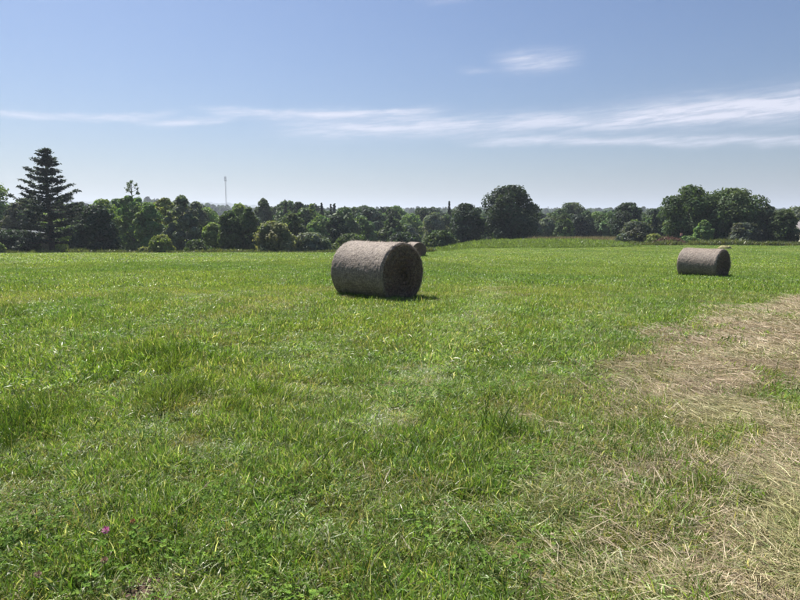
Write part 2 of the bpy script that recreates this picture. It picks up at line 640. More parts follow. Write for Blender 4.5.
def blades(seed, n, spread, hmin, hmax, wid, lean, palette, weights, curl=0.6, flat=None, seg=3):
    """a patch of n curved tapering blades; flat=(low, high) lays them down, along x mostly"""
    r = np.random.default_rng(seed)
    a = r.uniform(0, 2 * np.pi, n)
    q = spread * np.sqrt(r.uniform(0, 1, n))
    base = np.stack([q * np.cos(a), q * np.sin(a), np.zeros(n)], 1)
    L = r.uniform(hmin, hmax, n) * (0.75 + 0.5 * r.random(n))
    wd = wid * r.uniform(0.6, 1.3, n)
    if flat is None:
        yaw = r.uniform(0, 2 * np.pi, n)
        th0 = np.abs(r.normal(0, lean, n))
        dth = np.abs(r.normal(curl, curl * 0.6, n))
    else:
        yaw = r.normal(0, 0.8, n) + (r.random(n) < 0.5) * np.pi
        th0 = np.pi / 2 - r.uniform(flat[0], flat[1], n)
        dth = r.normal(0.15, 0.35, n)
        base[:, 2] += r.uniform(0, 0.035, n)
    d = np.stack([np.cos(yaw), np.sin(yaw)], 1)
    side = np.stack([-np.sin(yaw), np.cos(yaw), np.zeros(n)], 1)
    # twist the blade a little about its own axis
    tw = r.normal(0, 0.7, n)
    pos = base.copy()
    rows = []
    for k in range(seg + 1):
        f = k / seg
        th = th0 + dth * f
        up = np.stack([-d[:, 0] * np.cos(th), -d[:, 1] * np.cos(th), np.sin(th)], 1)
        s = side * np.cos(tw)[:, None] + up * np.sin(tw)[:, None]
        hw = wd * 0.5 * (1.0 - 0.25 * f if k < seg else 0.12) * (0.8 if k == 0 else 1)
        rows.append((pos - s * hw[:, None], pos + s * hw[:, None]))
        stp = (L / seg)[:, None]
        pos = pos + stp * np.stack([d[:, 0] * np.sin(th), d[:, 1] * np.sin(th), np.cos(th)], 1)
        pos[:, 2] = np.maximum(pos[:, 2], 0.004)
    V = np.stack([p for lr in rows for p in lr], 1)          # n, 2*(seg+1), 3
    m = 2 * (seg + 1)
    q4 = np.array([(2 * k, 2 * k + 1, 2 * k + 3, 2 * k + 2) for k in range(seg)])
    F = (np.arange(n)[:, None, None] * m + q4[None]).reshape(-1, 4)
    pal = np.array(palette)[r.choice(len(palette), n, p=np.array(weights) / np.sum(weights))]
    pal = pal * r.uniform(0.45, 1.5, (n, 1))
    return V.reshape(-1, 3), F, np.repeat(pal, seg, 0)


def clovers(seed, n, spread, palette, big=1.0):
    r = np.random.default_rng(seed)
    V, F, C = [], [], []
    k = 0
    for i in range(n):
        a = r.uniform(0, 6.283)
        q = spread * math.sqrt(r.random())
        h = r.uniform(0.035, 0.10) * big
        c = np.array([q * math.cos(a), q * math.sin(a), h])
        ya = r.uniform(0, 6.283)
        tilt = r.normal(0, 0.3, 2)
        col = np.array(palette[r.integers(len(palette))]) * r.uniform(0.6, 1.35)
        for j in range(3):
            b = ya + j * 2.094
            u = np.array([math.cos(b), math.sin(b), tilt[0] * math.cos(b) + tilt[1] * math.sin(b) + 0.15])
            s = np.array([-math.sin(b), math.cos(b), 0])
            l, wd = r.uniform(0.012, 0.022) * big, r.uniform(0.008, 0.012) * big
            dz = np.array([0, 0, 0.003])
            V += [c, c + u * l * 0.55 - s * wd + dz, c + u * l, c + u * l * 0.55 + s * wd + dz]
            F.append((k, k + 1, k + 2, k + 3))
            C.append(col)
            k += 4
    return np.array(V), np.array(F), np.array(C)


GREENS = [(0.195, 0.280, 0.062), (0.130, 0.220, 0.050), (0.245, 0.318, 0.090), (0.31, 0.305, 0.145), (0.55, 0.50, 0.35)]
GW = [5, 3.6, 5, 3.0, 2.4]
GF = [5, 4.5, 4.5, 0.7, 0.35]
DRYG = [(0.16, 0.18, 0.05), (0.24, 0.22, 0.09), (0.36, 0.31, 0.17), (0.12, 0.16, 0.035)]
STRAW = [(0.40, 0.315, 0.215), (0.45, 0.37, 0.27), (0.31, 0.235, 0.155), (0.23, 0.205, 0.105), (0.52, 0.46, 0.34), (0.16, 0.185, 0.070)]


def wedge(n, r0, r1, a=57, power=1.0):
    u = rng.random(n)
    r = np.sqrt(r0 * r0 + u * (r1 * r1 - r0 * r0)) if power == 1.0 else r0 + u * (r1 - r0)
    t = np.radians(rng.uniform(-a, a, n))
    return r * np.sin(t), r * np.cos(t)


BALES = [  # px, base py, depth, length, diameter, azimuth of the visible end
    (376.7, 299, 13.15, 1.53, 1.345, 131.0),
    (706, 279, 25.6, 1.64, 1.36, 141.0),
    (415.5, 256, 51.0, 1.45, 1.32, 152.0),
]
BALE_XY = [(col_at(b[0], b[2]), b[2]) for b in BALES]


def off_bales(x, y):
    k = np.ones(len(x), bool)
    for bx, by in BALE_XY:
        k &= np.hypot(x - bx, y - by) > 0.66
    return k


def tint_field(x, y):
    """slow colour changes of the sward itself: lush, yellowish, dry"""
    a = fbm(x / 3.1, y / 3.1, 101, 4)
    b = fbm(x / 0.8, y / 0.8, 131, 3)
    c = fbm(x / 14.0, y / 14.0, 151, 2)
    lush = np.array([0.82, 0.95, 0.82])
    yel = np.array([1.20, 1.15, 1.0])
    t = sstep(0.5 * a + 0.3 * b + 0.2 * c, 0.38, 0.62)[:, None]
    out = lush * (1 - t) + yel * t
    d = sstep(fbm(x / 1.3, y / 1.3, 171, 3), 0.56, 0.74)[:, None]
    return out * (1 - 0.55 * d) + np.array([1.40, 1.22, 1.4]) * 0.55 * d


def build_grass():
    protos, P, K, S, Rr, T = [], [], [], [], [], []

    def add_proto(*a, **k):
        V, F, C = blades(*a, **k)
        protos.append(proto('grass_patch', V, F, C, M_GRASS))
        return len(protos) - 1
    near = [add_proto(10 + i, 110, 0.13, 0.03, 0.10, 0.0050, 0.8, GREENS, GW) for i in range(5)]
    dry = [add_proto(20 + i, 90, 0.17, 0.05, 0.12, 0.0034, 1.0, DRYG, [1, 1, 1, 1]) for i in range(3)]
    tall = [add_proto(30 + i, 70, 0.13, 0.08, 0.17, 0.0052, 0.40, GREENS, [6, 5, 3, 1, .5], curl=0.9, seg=4) for i in range(3)]
    mid = [add_proto(40 + i, 130, 0.30, 0.035, 0.085, 0.0075, 0.75, GREENS, GF) for i in range(4)]
    far = [add_proto(50 + i, 190, 0.75, 0.04, 0.085, 0.016, 0.75, GREENS, GF, seg=2) for i in range(3)]
    vfar = [add_proto(60 + i, 220, 1.5, 0.05, 0.10, 0.034, 0.75, GREENS, GF, seg=2) for i in range(3)]
    stem = [add_proto(70 + i, 3, 0.10, 0.16, 0.30, 0.0030, 0.45, [(0.40, 0.34, 0.18), (0.30, 0.28, 0.12)], [1, 1], curl=0.4) for i in range(3)]
    clo = []
    for i in range(3):
        V, F, C = clovers(80 + i, 30, 0.19, [(0.115, 0.205, 0.034), (0.155, 0.245, 0.045), (0.085, 0.16, 0.030)])
        protos.append(proto('clover_patch', V, F, C, M_CLOVER))
        clo.append(len(protos) - 1)

    def put(x, y, kinds, smin, smax, keep=None, tint=None, squash=None, dz=0.0):
        if keep is not None:
            x, y = x[keep], y[keep]
            tint = None if tint is None else tint[keep]
            squash = None if squash is None else squash[keep]
        n = len(x)
        z = height(x, y) + dz
        tl = 0.2 - 0.18 * sstep(y, 6, 16)
        P.append(np.stack([x, y, z], 1))
        K.append(np.array(kinds)[rng.integers(0, len(kinds), n)])
        s = rng.uniform(smin, smax, n)
        sz = s * (squash if squash is not None else 1.0)
        S.append(np.stack([s, s, sz], 1))
        Rr.append(np.stack([rng.normal(0, 1, n) * tl, rng.normal(0, 1, n) * tl, rng.uniform(0, 6.283, n)], 1))
        if tint is None:
            tint = tint_field(x, y)
        pm = pale(x, y)[:, None]
        tint = tint * (1 - 0.6 * pm) + 0.6 * pm * np.array([1.45, 1.45, 2.1])
        T.append(tint * rng.uniform(0.75, 1.25, (n, 1)))

    def dens(x, y):
        return (rng.random(len(x)) > (0.82 + 0.12 * sstep(y, 4.4, 6.0)) * sstep(hay(x, y), 0.2, 0.85)) & (blobs_mask(SOIL, x, y) < 0.4) & off_bales(x, y)

    def hgt(x, y):
        return 0.48 + 0.62 * sstep(fbm(x / 0.45, y / 0.45, 201), 0.35, 0.7) - 0.2 * pale(x, y)
    x, y = wedge(6600, 1.2, 6.5, 62)
    put(x, y, near, 0.75, 1.25, dens(x, y), None, hgt(x, y))
    x, y = wedge(16500, 6.3, 17, 52)
    put(x, y, near + mid, 0.85, 1.35, dens(x, y), None, hgt(x, y))
    x, y = wedge(21000, 16, 40, 47)
    put(x, y, mid + far, 0.9, 1.4, dens(x, y), None, hgt(x, y))
    x, y = wedge(26000, 38, 112, 43)
    s = x / y
    edge = np.where(s < 0.07, 80, 106)
    put(x, y, far + vfar, 0.8, 1.3, dens(x, y) & (y < edge), None, 0.8 * hgt(x, y))
    # drier, thinner grass
    x, y = wedge(14000, 1.2, 17, 58)
    dm = 0.34 * sstep(-y, -7, -3.5) + 0.12 + sstep(fbm(x / 1.3, y / 1.3, 171, 3), 0.48, 0.64) + 0.8 * (hay(x, y) > 0.2) * (hay(x, y) < 0.7)
    put(x, y, dry, 0.8, 1.3, dens(x, y) & (rng.random(len(x)) < dm), np.ones((len(x), 3)) * np.array([1.0, 1.0, 1.0]), 0.7 * np.ones(len(x)))
    # longer tufts
    x, y = wedge(44000, 1.2, 34, 54)
    tm = np.maximum(blobs_mask(TUFT, x, y) * 1.2, 0.11 * sstep(fbm(x / 1.1, y / 1.1, 211), 0.60, 0.74))
    tt = tint_field(x, y) * (1 - 0.38 * np.clip(blobs_mask(TUFT, x, y) * 1.3, 0, 1))[:, None]
    put(x, y, tall, 0.6, 1.2, dens(x, y) & (rng.random(len(x)) < tm), tt, 1 + 0.7 * np.clip(blobs_mask(TUFT, x, y) * 1.4, 0, 1))
    # sparse dry stems
    x, y = wedge(1500, 1.3, 14, 55)
    put(x, y, stem, 0.6, 1.1, dens(x, y) & (rng.random(len(x)) < 0.6), np.ones((len(x), 3)))
    # clover
    x, y = wedge(4200, 1.3, 8, 58)
    cm = np.maximum(blobs_mask(CLOV, x, y) * 0.50, 0.22 * sstep(fbm(x / 0.8, y / 0.8, 231), 0.58, 0.72))
    put(x, y, clo, 0.6, 1.0, dens(x, y) & (rng.random(len(x)) < cm), np.ones((len(x), 3)))
    # a fringe round the foot of each bale
    for bi, (bx, by) in enumerate(BALE_XY):
        n = 420
        ax = math.radians(BALES[bi][5])
        u = rng.uniform(-0.95, 0.95, n)
        v = rng.choice([-1, 1], n) * rng.uniform(0.22, 0.62, n)
        dx, dy = math.sin(ax), math.cos(ax)
        x = bx + u * dx - v * dy
        y = by + u * dy + v * dx
        put(x, y, near + tall, 0.7, 1.1, None, None, np.ones(n) * (1.0, 1.5, 1.6)[bi])
    scatter('grass', protos, np.concatenate(P), np.concatenate(Rr), np.concatenate(S), np.concatenate(K), np.concatenate(T),
            'short green meadow grass with clover and dry blades', 'grass')


def build_hay():
    protos, P, K, S, Rr, T = [], [], [], [], [], []
    for i in range(4):
        V, F, C = blades(300 + i, 95, 0.24, 0.06, 0.22, 0.0026, 0, STRAW, [4, 4, 3.5, 2.5, 1, 2], flat=(-0.05, 0.16), seg=3)
        protos.append(proto('hay_wisp', V, F, C, M_STRAW))
    for i in range(3):
        V, F, C = blades(320 + i, 150, 0.42, 0.08, 0.26, 0.0046, 0, STRAW, [4, 4, 3, 2, 1.2, 2], flat=(-0.04, 0.14), seg=3)
        protos.append(proto('hay_wisp', V, F, C, M_STRAW))
    a0, a1 = ground_at(640, 372), ground_at(770, 440)
    main = math.atan2(a1[1] - a0[1], a1[0] - a0[0])
    n = 60000
    x = rng.uniform(-0.5, 17, n)
    y = rng.uniform(1.2, 17, n)
    h = hay(x, y)
    k = rng.random(n) < h ** 1.1 * np.where(np.hypot(x, y) < 8, 0.75, 0.62)
    x, y, h = x[k], y[k], h[k]
    r = np.hypot(x, y)
    n = len(x)
    P.append(np.stack([x, y, height(x, y) + rng.uniform(0.004, 0.03, n) * (0.5 + h)], 1))
    K.append(np.where(r < 8, rng.integers(0, 4, n), rng.integers(4, 7, n)))
    s = rng.uniform(0.6, 1.15, n)
    S.append(np.stack([s, s, s], 1))
    yaw = main + 1.3 * (fbm(x / 1.6, y / 1.6, 301, 2) - 0.5) * 2 + rng.normal(0, 0.45, n)
    Rr.append(np.stack([rng.normal(0, .06, n), rng.normal(0, .06, n), yaw], 1))
    tv = fbm(x / 0.5, y / 0.5, 311)[:, None]
    gm = sstep(fbm(x / 0.7, y / 0.7, 331), 0.40, 0.66)[:, None] * (0.35 + 0.5 * sstep(-y, -6, -3.5)[:, None])
    T.append((0.92 + 0.45 * tv) * ((1 - gm) + gm * np.array([[0.72, 0.90, 0.52]])) * rng.uniform(0.85, 1.15, (n, 1)))
    # stray wisps lying about on the mown grass and along the pale track
    x, y = wedge(5000, 1.3, 22, 52)
    k = rng.random(len(x)) < 0.07 + 0.25 * pale(x, y)
    k &= off_bales(x, y)
    x, y = x[k], y[k]
    n = len(x)
    P.append(np.stack([x, y, height(x, y) + rng.uniform(0.03, 0.06, n)], 1))
    K.append(rng.integers(0, 4, n))
    s = rng.uniform(0.35, 0.7, n)
    S.append(np.stack([s, s, s], 1))
    Rr.append(np.stack([rng.normal(0, .1, n), rng.normal(0, .1, n), rng.uniform(0, 6.28, n)], 1))
    T.append(np.ones((n, 1)) * np.array([[0.85, 0.9, 0.75]]))
    scatter('loose_hay', protos, np.concatenate(P), np.concatenate(Rr), np.concatenate(S), np.concatenate(K), np.concatenate(T),
            'flattened tan hay strewn over the turf at right', 'hay')


build_grass()
build_hay()


# ------------------------------------------------------------------ trees
def leaf_quads(r, P, N, size, aspect=1.6):
    n = len(P)
    N = N / (np.linalg.norm(N, axis=1, keepdims=True) + 1e-9)
    a = r.normal(0, 1, (n, 3))
    u = np.cross(N, a)
    u /= np.linalg.norm(u, axis=1, keepdims=True) + 1e-9
    v = np.cross(N, u)
    s = size * r.uniform(0.6, 1.4, (n, 1))
    fold = N * s * r.uniform(-0.25, 0.25, (n, 1))
    u = u * s * aspect * 0.5
    v = v * s * 0.5
    V = np.stack([P - u, P - v + fold, P + u, P + v + fold], 1).reshape(-1, 3)
    F = np.arange(n * 4).reshape(n, 4)
    return V, F


def sph(r, n):
    d = r.normal(0, 1, (n, 3))
    return d / np.linalg.norm(d, axis=1, keepdims=True)


def crown_mesh(seed, w_, h_, lift, nleaf, leaf, style='round', colvar=0.38, droop=0.0, nblob=None, pal=None):
    """foliage as many small leaf clumps on a cloud of lobes; local origin at the foot of the tree"""
    r = np.random.default_rng(seed)
    hw = w_ / 2
    zc0, zc1 = lift, h_
    ch = zc1 - zc0
    nb = int((nblob or 36 + 10 * r.random()) * min(2.0, max(1.0, ch / (1.3 * w_))))
    B, R = [], []
    for i in range(nb):
        f = (i + 0.5) / nb
        f = np.clip(f + r.normal(0, 0.05) * min(1.0, 2.5 * (1 - f)), 0.02, 0.96 if style in ('round', 'mound', 'loose') else 0.99)
        if style == 'round':
            prof = math.sqrt(max(0.03, 1 - abs(1.9 * f - 0.85) ** 2.3)) * (0.95 if f > 0.2 else 0.9)
            br = hw * r.uniform(0.24, 0.40)
        elif style == 'cone':
            prof = (1 - f) ** 0.9
            br = hw * (0.05 + 0.42 * (1 - f)) * r.uniform(0.8, 1.2)
        elif style == 'column':
            prof = min(1.0, 1.55 * (1 - f) ** 0.6) * min(1.0, 1.2 * f + 0.7)
            br = hw * r.uniform(0.24, 0.42) * (0.5 + 0.5 * (1 - f))
        elif style == 'mound':
            prof = math.sqrt(max(0.03, 1 - f ** 2.0))
            br = hw * r.uniform(0.2, 0.34)
        else:                                   # loose: a gappy upright tree
            prof = math.sqrt(max(0.02, 1 - abs(1.6 * f - 0.6) ** 2.0))
            br = hw * r.uniform(0.18, 0.30) * (1.1 - 0.4 * f)
        br = min(br, ch * 0.33)
        z = zc0 + f * ch + np.clip(r.normal(0, 0.03), -0.05, 0.05) * ch * (1 - f)
        br = min(br, (0.17 if style != 'cone' else 0.08) * hw + 0.95 * max(0.0, zc1 - z))
        a = i * 2.39996 + r.normal(0, 0.4)
        br *= 0.8 if style == 'round' and f > 0.75 else 1.0
        rad = max(0.0, hw * prof - br * 0.85) * math.sqrt(r.uniform(0.25, 1.0))
        z = min(max(z, zc0 + br * 0.6), zc1 - br * 0.7)
        B.append((rad * math.cos(a), rad * math.sin(a), z))
        R.append(br)
    B = np.array(B)
    R = np.array(R)
    wgt = R ** 1.6 / np.sum(R ** 1.6)
    bi = r.choice(nb, nleaf, p=wgt)
    d = sph(r, nleaf)
    d[:, 2] = np.where((d[:, 2] < -0.2) & (r.random(nleaf) < 0.5), -d[:, 2], d[:, 2])
    rad = R[bi][:, None] * (0.70 + 0.36 * r.random((nleaf, 1)) ** 0.8)
    inner = r.random(nleaf) < 0.16
    rad[inner] *= r.uniform(0.2, 0.8, (inner.sum(), 1))
    P = B[bi] + d * rad * np.array([1, 1, 0.82])
    # sub-clumping: pull leaves towards many twig ends so that gaps open
    nt = nb * 14
    tb = r.choice(nb, nt, p=wgt)
    TW = B[tb] + sph(r, nt) * (R[tb][:, None] * r.uniform(0.75, 1.05, (nt, 1))) * np.array([1, 1, 0.82])
    order = np.argsort(bi)
    pull = r.random(nleaf) < 0.62
    near = r.integers(0, nt, nleaf)
    for _ in range(5):
        cand = r.integers(0, nt, nleaf)
        better = np.sum((TW[cand] - P) ** 2, 1) < np.sum((TW[near] - P) ** 2, 1)
        near = np.where(better, cand, near)
    same = np.sum((TW[near] - P) ** 2, 1) < (0.5 * R[bi]) ** 2
    pl = pull & same
    P[pl] = TW[near[pl]] + r.normal(0, 1, (pl.sum(), 3)) * (R[bi][pl][:, None] * 0.16)
    st = r.random(nleaf) < 0.10
    P[st] += d[st] * (R[bi][st][:, None] * r.uniform(0.05, 0.32, (st.sum(), 1)))
    P[:, 2] = np.minimum(P[:, 2], zc1 + 0.02 * ch)
    if droop:
        low = np.clip((zc1 - P[:, 2]) / ch, 0, 1)
        P[:, 2] -= droop * low * r.random(nleaf) ** 2
    P[:, 2] = np.maximum(P[:, 2], 0.05)
    N = d + r.normal(0, 0.55, (nleaf, 3)) + np.array([0, 0, 0.35])
    V, F = leaf_quads(r, P, N, leaf)
    bc = r.uniform(1 - colvar, 1 + colvar, nb)[bi]
    tcv = r.uniform(1 - colvar, 1 + colvar, nt)[near]
    lum = (0.5 * bc + 0.5 * tcv) * r.uniform(0.75, 1.25, nleaf)
    C = np.ones((nleaf, 3)) * lum[:, None]
    warm = r.uniform(0.9, 1.15, nb)[bi]
    C[:, 0] *= warm
    return new_mesh('crown', V, F, np.clip(C, 0, 3)), B, R


def trunk_mesh(seed, B, R, h_, w_, rad, lift):
    r = np.random.default_rng(seed)
    A = Acc()
    top = np.array([r.normal(0, .02) * w_, r.normal(0, .02) * w_, h_ * 0.82])
    path = [np.array([0, 0, -0.6]), np.array([0, 0, 0.0])] + [np.array([r.normal(0, .015) * w_, r.normal(0, .015) * w_, h_ * f]) for f in (0.2, 0.4, 0.6)] + [top]
    rr = [rad * 1.5, rad * 1.2, rad, rad * 0.75, rad * 0.5, rad * 0.15]
    A.add(*tube(path, rr, 7))
    idx = r.permutation(len(B))[:14]
    for i in idx:
        e = B[i]
        z0 = max(min(e[2] - 0.35 * np.hypot(e[0], e[1]) - 0.1 * h_, 0.7 * h_), 0.12 * h_)
        s = np.array([0, 0, z0])
        mid = s * 0.5 + e * 0.5 + np.array([0, 0, -0.04 * h_])
        r0 = rad * 0.42
        A.add(*tube([s, mid, e], [r0, r0 * 0.6, r0 * 0.15], 5))
    return A.mesh('trunk', True)


def set_leaf(o, c):
    o['leaf_colour'] = [float(c[0]), float(c[1]), float(c[2]), 1.0]


LEAF_COL = {
    'oak': (0.078, 0.118, 0.052), 'dark': (0.043, 0.070, 0.048), 'light': (0.197, 0.281, 0.087), 'green': (0.151, 0.239, 0.095),
    'grey': (0.146, 0.183, 0.137), 'willow': (0.201, 0.224, 0.115), 'conifer': (0.037, 0.059, 0.048), 'silver': (0.098, 0.118, 0.092),
    'yellow': (0.216, 0.257, 0.090), 'cedar': (0.039, 0.060, 0.059),
}
NT_COUNT = [0]


def tree(name, label, px, top, width, Y, style='round', colour='green', lift=0.12, leaves=7000, leaf=0.30, cat='tree', group=None, droop=0.0, base_z=None, trunk_r=None, nblob=None):
    NT_COUNT[0] += 1
    sd = 1000 + NT_COUNT[0] * 13
    x = col_at(px, Y)
    z = H(x, Y) if base_z is None else base_z
    h = top_at(top, Y) - z
    wd = width * Y / FPX / math.cos(math.atan2(x, Y)) ** 0.0
    root = thing(name, label, cat, (x, Y, z - 0.05), 0, group)
    # the lobes stop short of the envelope: allow for it
    me, B, R = crown_mesh(sd, wd, h, h * lift, leaves, leaf, style, droop=droop, nblob=nblob)
    c = link('foliage' if cat == 'bush' else 'crown', me, M_LEAF, root)
    set_leaf(c, LEAF_COL[colour])
    tm = trunk_mesh(sd + 1, B, R, h, wd, trunk_r or max(0.07, 0.022 * h), lift)
    link('stem' if cat == 'bush' else 'trunk', tm, M_BARK, root)
    return root, h, wd


def cedar():
    Y = 86.0
    x = col_at(50, Y)
    z = H(x, Y)
    h = top_at(147, Y) - z
    root = thing('cedar_tree', 'tall dark layered cedar, the highest tree at the far left', 'tree', (x, Y, z - 0.05))
    r = np.random.default_rng(77)
    T = Acc()
    T.add(*tube([(0, 0, -.6), (0, 0, .1), (.1, 0, h * .3), (-.05, 0, h * .6), (.1, 0, h * .85), (.12, 0, h * 0.99)], [.5, .42, .33, .22, .1, .02], 8))
    half = 37 * Y / FPX
    P, N, W = [], [], []
    nb = 112
    for i in range(nb):
        f = (i + 0.5) / nb                     # 0 low .. 1 top
        z0 = h * (0.12 + 0.855 * f ** 0.92) + r.normal(0, 0.25)
        reach = half * min(1.0, 1.22 * (1 - f) ** 0.95 + 0.05) * r.uniform(0.42, 1.2)
        a = i * 2.39996 + r.normal(0, .3)
        rise = r.uniform(0.0, 0.22) + 0.30 * f
        e = np.array([math.cos(a) * reach, math.sin(a) * reach, z0 + rise * reach])
        s = np.array([0.05, 0, z0 - 0.04 * reach])
        m = s * 0.45 + e * 0.55 + np.array([0, 0, -0.10 * reach])
        T.add(*tube([s, m, e], [0.09 * (1 - f) + .03, 0.05 * (1 - f) + .02, .012], 4))
        ns = int(10 + 34 * reach / half)
        for q in np.sqrt(r.uniform(0.04, 1, ns)):
            c = (s * (1 - q) ** 2 + 2 * m * q * (1 - q) + e * q * q) * 1.0
            spread = 0.30 * reach * (1.05 - q) + 0.16
            lat = np.array([-math.sin(a), math.cos(a), 0]) * r.normal(0, spread * 0.6)
            k = 5
            pp = c + lat + r.normal(0, 1, (k, 3)) * np.array([.20, .20, .07]) + np.array([0, 0, .05 - .10 * abs(np.linalg.norm(lat))])
            P.append(pp)
            N.append(r.normal(0, .5, (k, 3)) + np.array([0, 0, 1]))
    P = np.concatenate(P)
    N = np.concatenate(N)
    V, F = leaf_quads(r, P, N, 0.19, 2.3)
    C = np.ones((len(P), 3)) * r.uniform(0.65, 1.35, (len(P), 1))
    c = link('crown', new_mesh('crown', V, F, C), M_LEAF, root)
    set_leaf(c, LEAF_COL['cedar'])
    link('trunk', T.mesh('trunk', True), M_BARK, root)


cedar()

# the tree line left of the main bale, from left to right
tree('broadleaf_tree', 'grey-green broadleaf tree at the left edge of the picture', -6, 183, 52, 108, 'round', 'green', 0.1, 8000)
tree('broadleaf_tree', 'pale grey-green small tree just left of the cedar', 19, 203, 38, 101, 'round', 'silver', 0.15, 6000, group='left tree line')
tree('broadleaf_tree', 'leafy tree whose light green leaves show under the cedar boughs', 44, 214, 60, 106, 'round', 'light', 0.05, 7000)
tree('evergreen_shrub', 'broad dark dome-shaped evergreen right of the cedar', 97, 206, 52, 83, 'mound', 'dark', 0.0, 9000, 0.26)
tree('broadleaf_tree', 'bright green tree peeping over the dark dome-shaped evergreen', 104, 200, 40, 104, 'round', 'light', 0.15, 6500)
tree('broadleaf_tree', 'light yellow-green tree right of the tree with the bare forked leader', 165, 198, 36, 104, 'loose', 'yellow', 0.1, 6500)
tree('broadleaf_tree', 'tall dense grey-green tree above the small yellow-green bush', 183, 196, 42, 92, 'column', 'grey', 0.02, 9000)
tree('broadleaf_tree', 'deep green spreading tree below the radio mast', 206, 208, 46, 128, 'round', 'green', 0.05, 7000)
tree('broadleaf_tree', 'low light green tree left of the two dark trees below the mast', 213, 223, 32, 96, 'mound', 'light', 0.0, 5500)
tree('broadleaf_tree', 'dark tree between the light green tree and its dark neighbour, below the mast', 230, 211, 30, 91, 'round', 'oak', 0.02, 7000)
tree('broadleaf_tree', 'dark upright tree just left of the pale willow', 249, 208, 27, 92, 'column', 'oak', 0.02, 7000)
tree('willow_tree', 'pale drooping willow at the field edge left of the main bale', 274, 222, 50, 82, 'mound', 'willow', 0.02, 8500, 0.28, droop=1.2)
tree('bush', 'low grey-green bush between the pale willow and the main bale', 311, 233, 52, 86, 'mound', 'grey', 0.0, 7000, 0.28, cat='bush')
tree('bush', 'small yellow-green rounded bush at the left field edge', 161, 235, 29, 79.5, 'mound', 'yellow', 0.0, 4000, 0.24, cat='bush')
tree('bush', 'tiny pale straw-coloured bush left of the yellow-green bush', 143, 247, 16, 80, 'mound', 'willow', 0.0, 1500, 0.2, cat='bush')
tree('bush', 'dark low hedge bush at the left edge below the grey-green tree', 10, 231, 62, 84, 'mound', 'dark', 0.0, 7000, 0.26, cat='bush')
tree('bush', 'dark low bush behind the covered heap', 196, 240, 30, 84, 'mound', 'oak', 0.0, 3500, 0.26, cat='bush')
tree('bush', 'light green bush on the very left edge of the field', -2, 243, 12, 78, 'mound', 'light', 0.0, 1500, 0.2, cat='bush')

# fuller second row closing the gaps in the left tree line
for a in [
    ('broadleaf_tree', 'dark tree filling the gap behind the cedar on its left', 30, 198, 44, 118, 'round', 'oak', 0.05),
    ('broadleaf_tree', 'dark tree behind the cedar on its right side', 76, 203, 40, 120, 'round', 'dark', 0.05),
    ('broadleaf_tree', 'mid green tree behind the bright green tree near the dark evergreen', 118, 199, 36, 118, 'round', 'green', 0.05),
    ('broadleaf_tree', 'green tree between the forked-leader tree and the yellow-green tree', 149, 203, 34, 96, 'round', 'green', 0.03),
    ('broadleaf_tree', 'light green tree behind the tall grey-green tree on its right', 197, 202, 30, 112, 'round', 'grey', 0.05),
    ('broadleaf_tree', 'light green tree filling the gap left of the pale willow', 240, 204, 34, 122, 'round', 'light', 0.05),
    ('broadleaf_tree', 'dark tree just behind the pale willow on its right', 292, 214, 34, 104, 'round', 'oak', 0.03),
    ('broadleaf_tree', 'dark shaded tree behind the low grey-green bush on its right', 337, 216, 30, 110, 'round', 'dark', 0.03),
]:
    tree(*a, leaves=6500, leaf=0.32)

# the taller wood behind the willow
for a in [
    ('broadleaf_tree', 'dark tree with thin twigs on top above the pale willow', 264, 199, 24, 150, 'round', 'oak', 0.1),
    ('conifer_tree', 'pointed dark conifer right above the pale willow', 286, 202, 17, 152, 'cone', 'conifer', 0.05),
    ('broadleaf_tree', 'dark rounded tree second to the right of the tree above the willow', 299, 202, 25, 150, 'round', 'dark', 0.1),
    ('poplar_tree', 'light green columnar tree left of the narrow spires', 312, 204, 17, 150, 'column', 'light', 0.03),
    ('conifer_tree', 'narrow dark spire-shaped conifer right of the light green column', 322, 203, 15, 148, 'cone', 'conifer', 0.03),
    ('conifer_tree', 'slimmest thin spire just left of the main bale top', 331, 204, 12, 165, 'cone', 'conifer', 0.03),
    ('broadleaf_tree', 'mid green tree in the wood above the low grey-green bush', 320, 216, 30, 120, 'round', 'green', 0.05),
    ('broadleaf_tree', 'dark broad tree in the wood straight above the main bale left half', 350, 212, 30, 160, 'round', 'dark', 0.05),
    ('broadleaf_tree', 'blue-green tree in the wood above the middle of the main bale', 385, 214, 28, 170, 'round', 'green', 0.05),
    ('broadleaf_tree', 'dark dome rising a little above the wood behind the main bale', 388, 207, 20, 260, 'round', 'dark', 0.05),
    ('broadleaf_tree', 'green tree in the wood above the small distant bale', 411, 214, 34, 165, 'round', 'green', 0.05),
    ('broadleaf_tree', 'lighter tree in the wood between the distant bale and the dark spire', 434, 213, 30, 150, 'round', 'grey', 0.05),
    ('conifer_tree', 'small dark spire standing out of the wood left of the big dark oak', 449, 201, 11, 180, 'cone', 'conifer', 0.03),
]:
    tree(*a, leaves=5200, leaf=0.36)
tree('bush', 'dark undergrowth bush directly behind the main bale', 352, 234, 46, 92, 'mound', 'oak', 0.0, 5500, cat='bush')
tree('bush', 'dark undergrowth bush behind the small distant bale', 402, 233, 48, 98, 'mound', 'dark', 0.0, 5500, cat='bush')
tree('bush', 'dark undergrowth bush where the crop strip begins', 440, 231, 40, 104, 'mound', 'oak', 0.0, 5000, cat='bush')

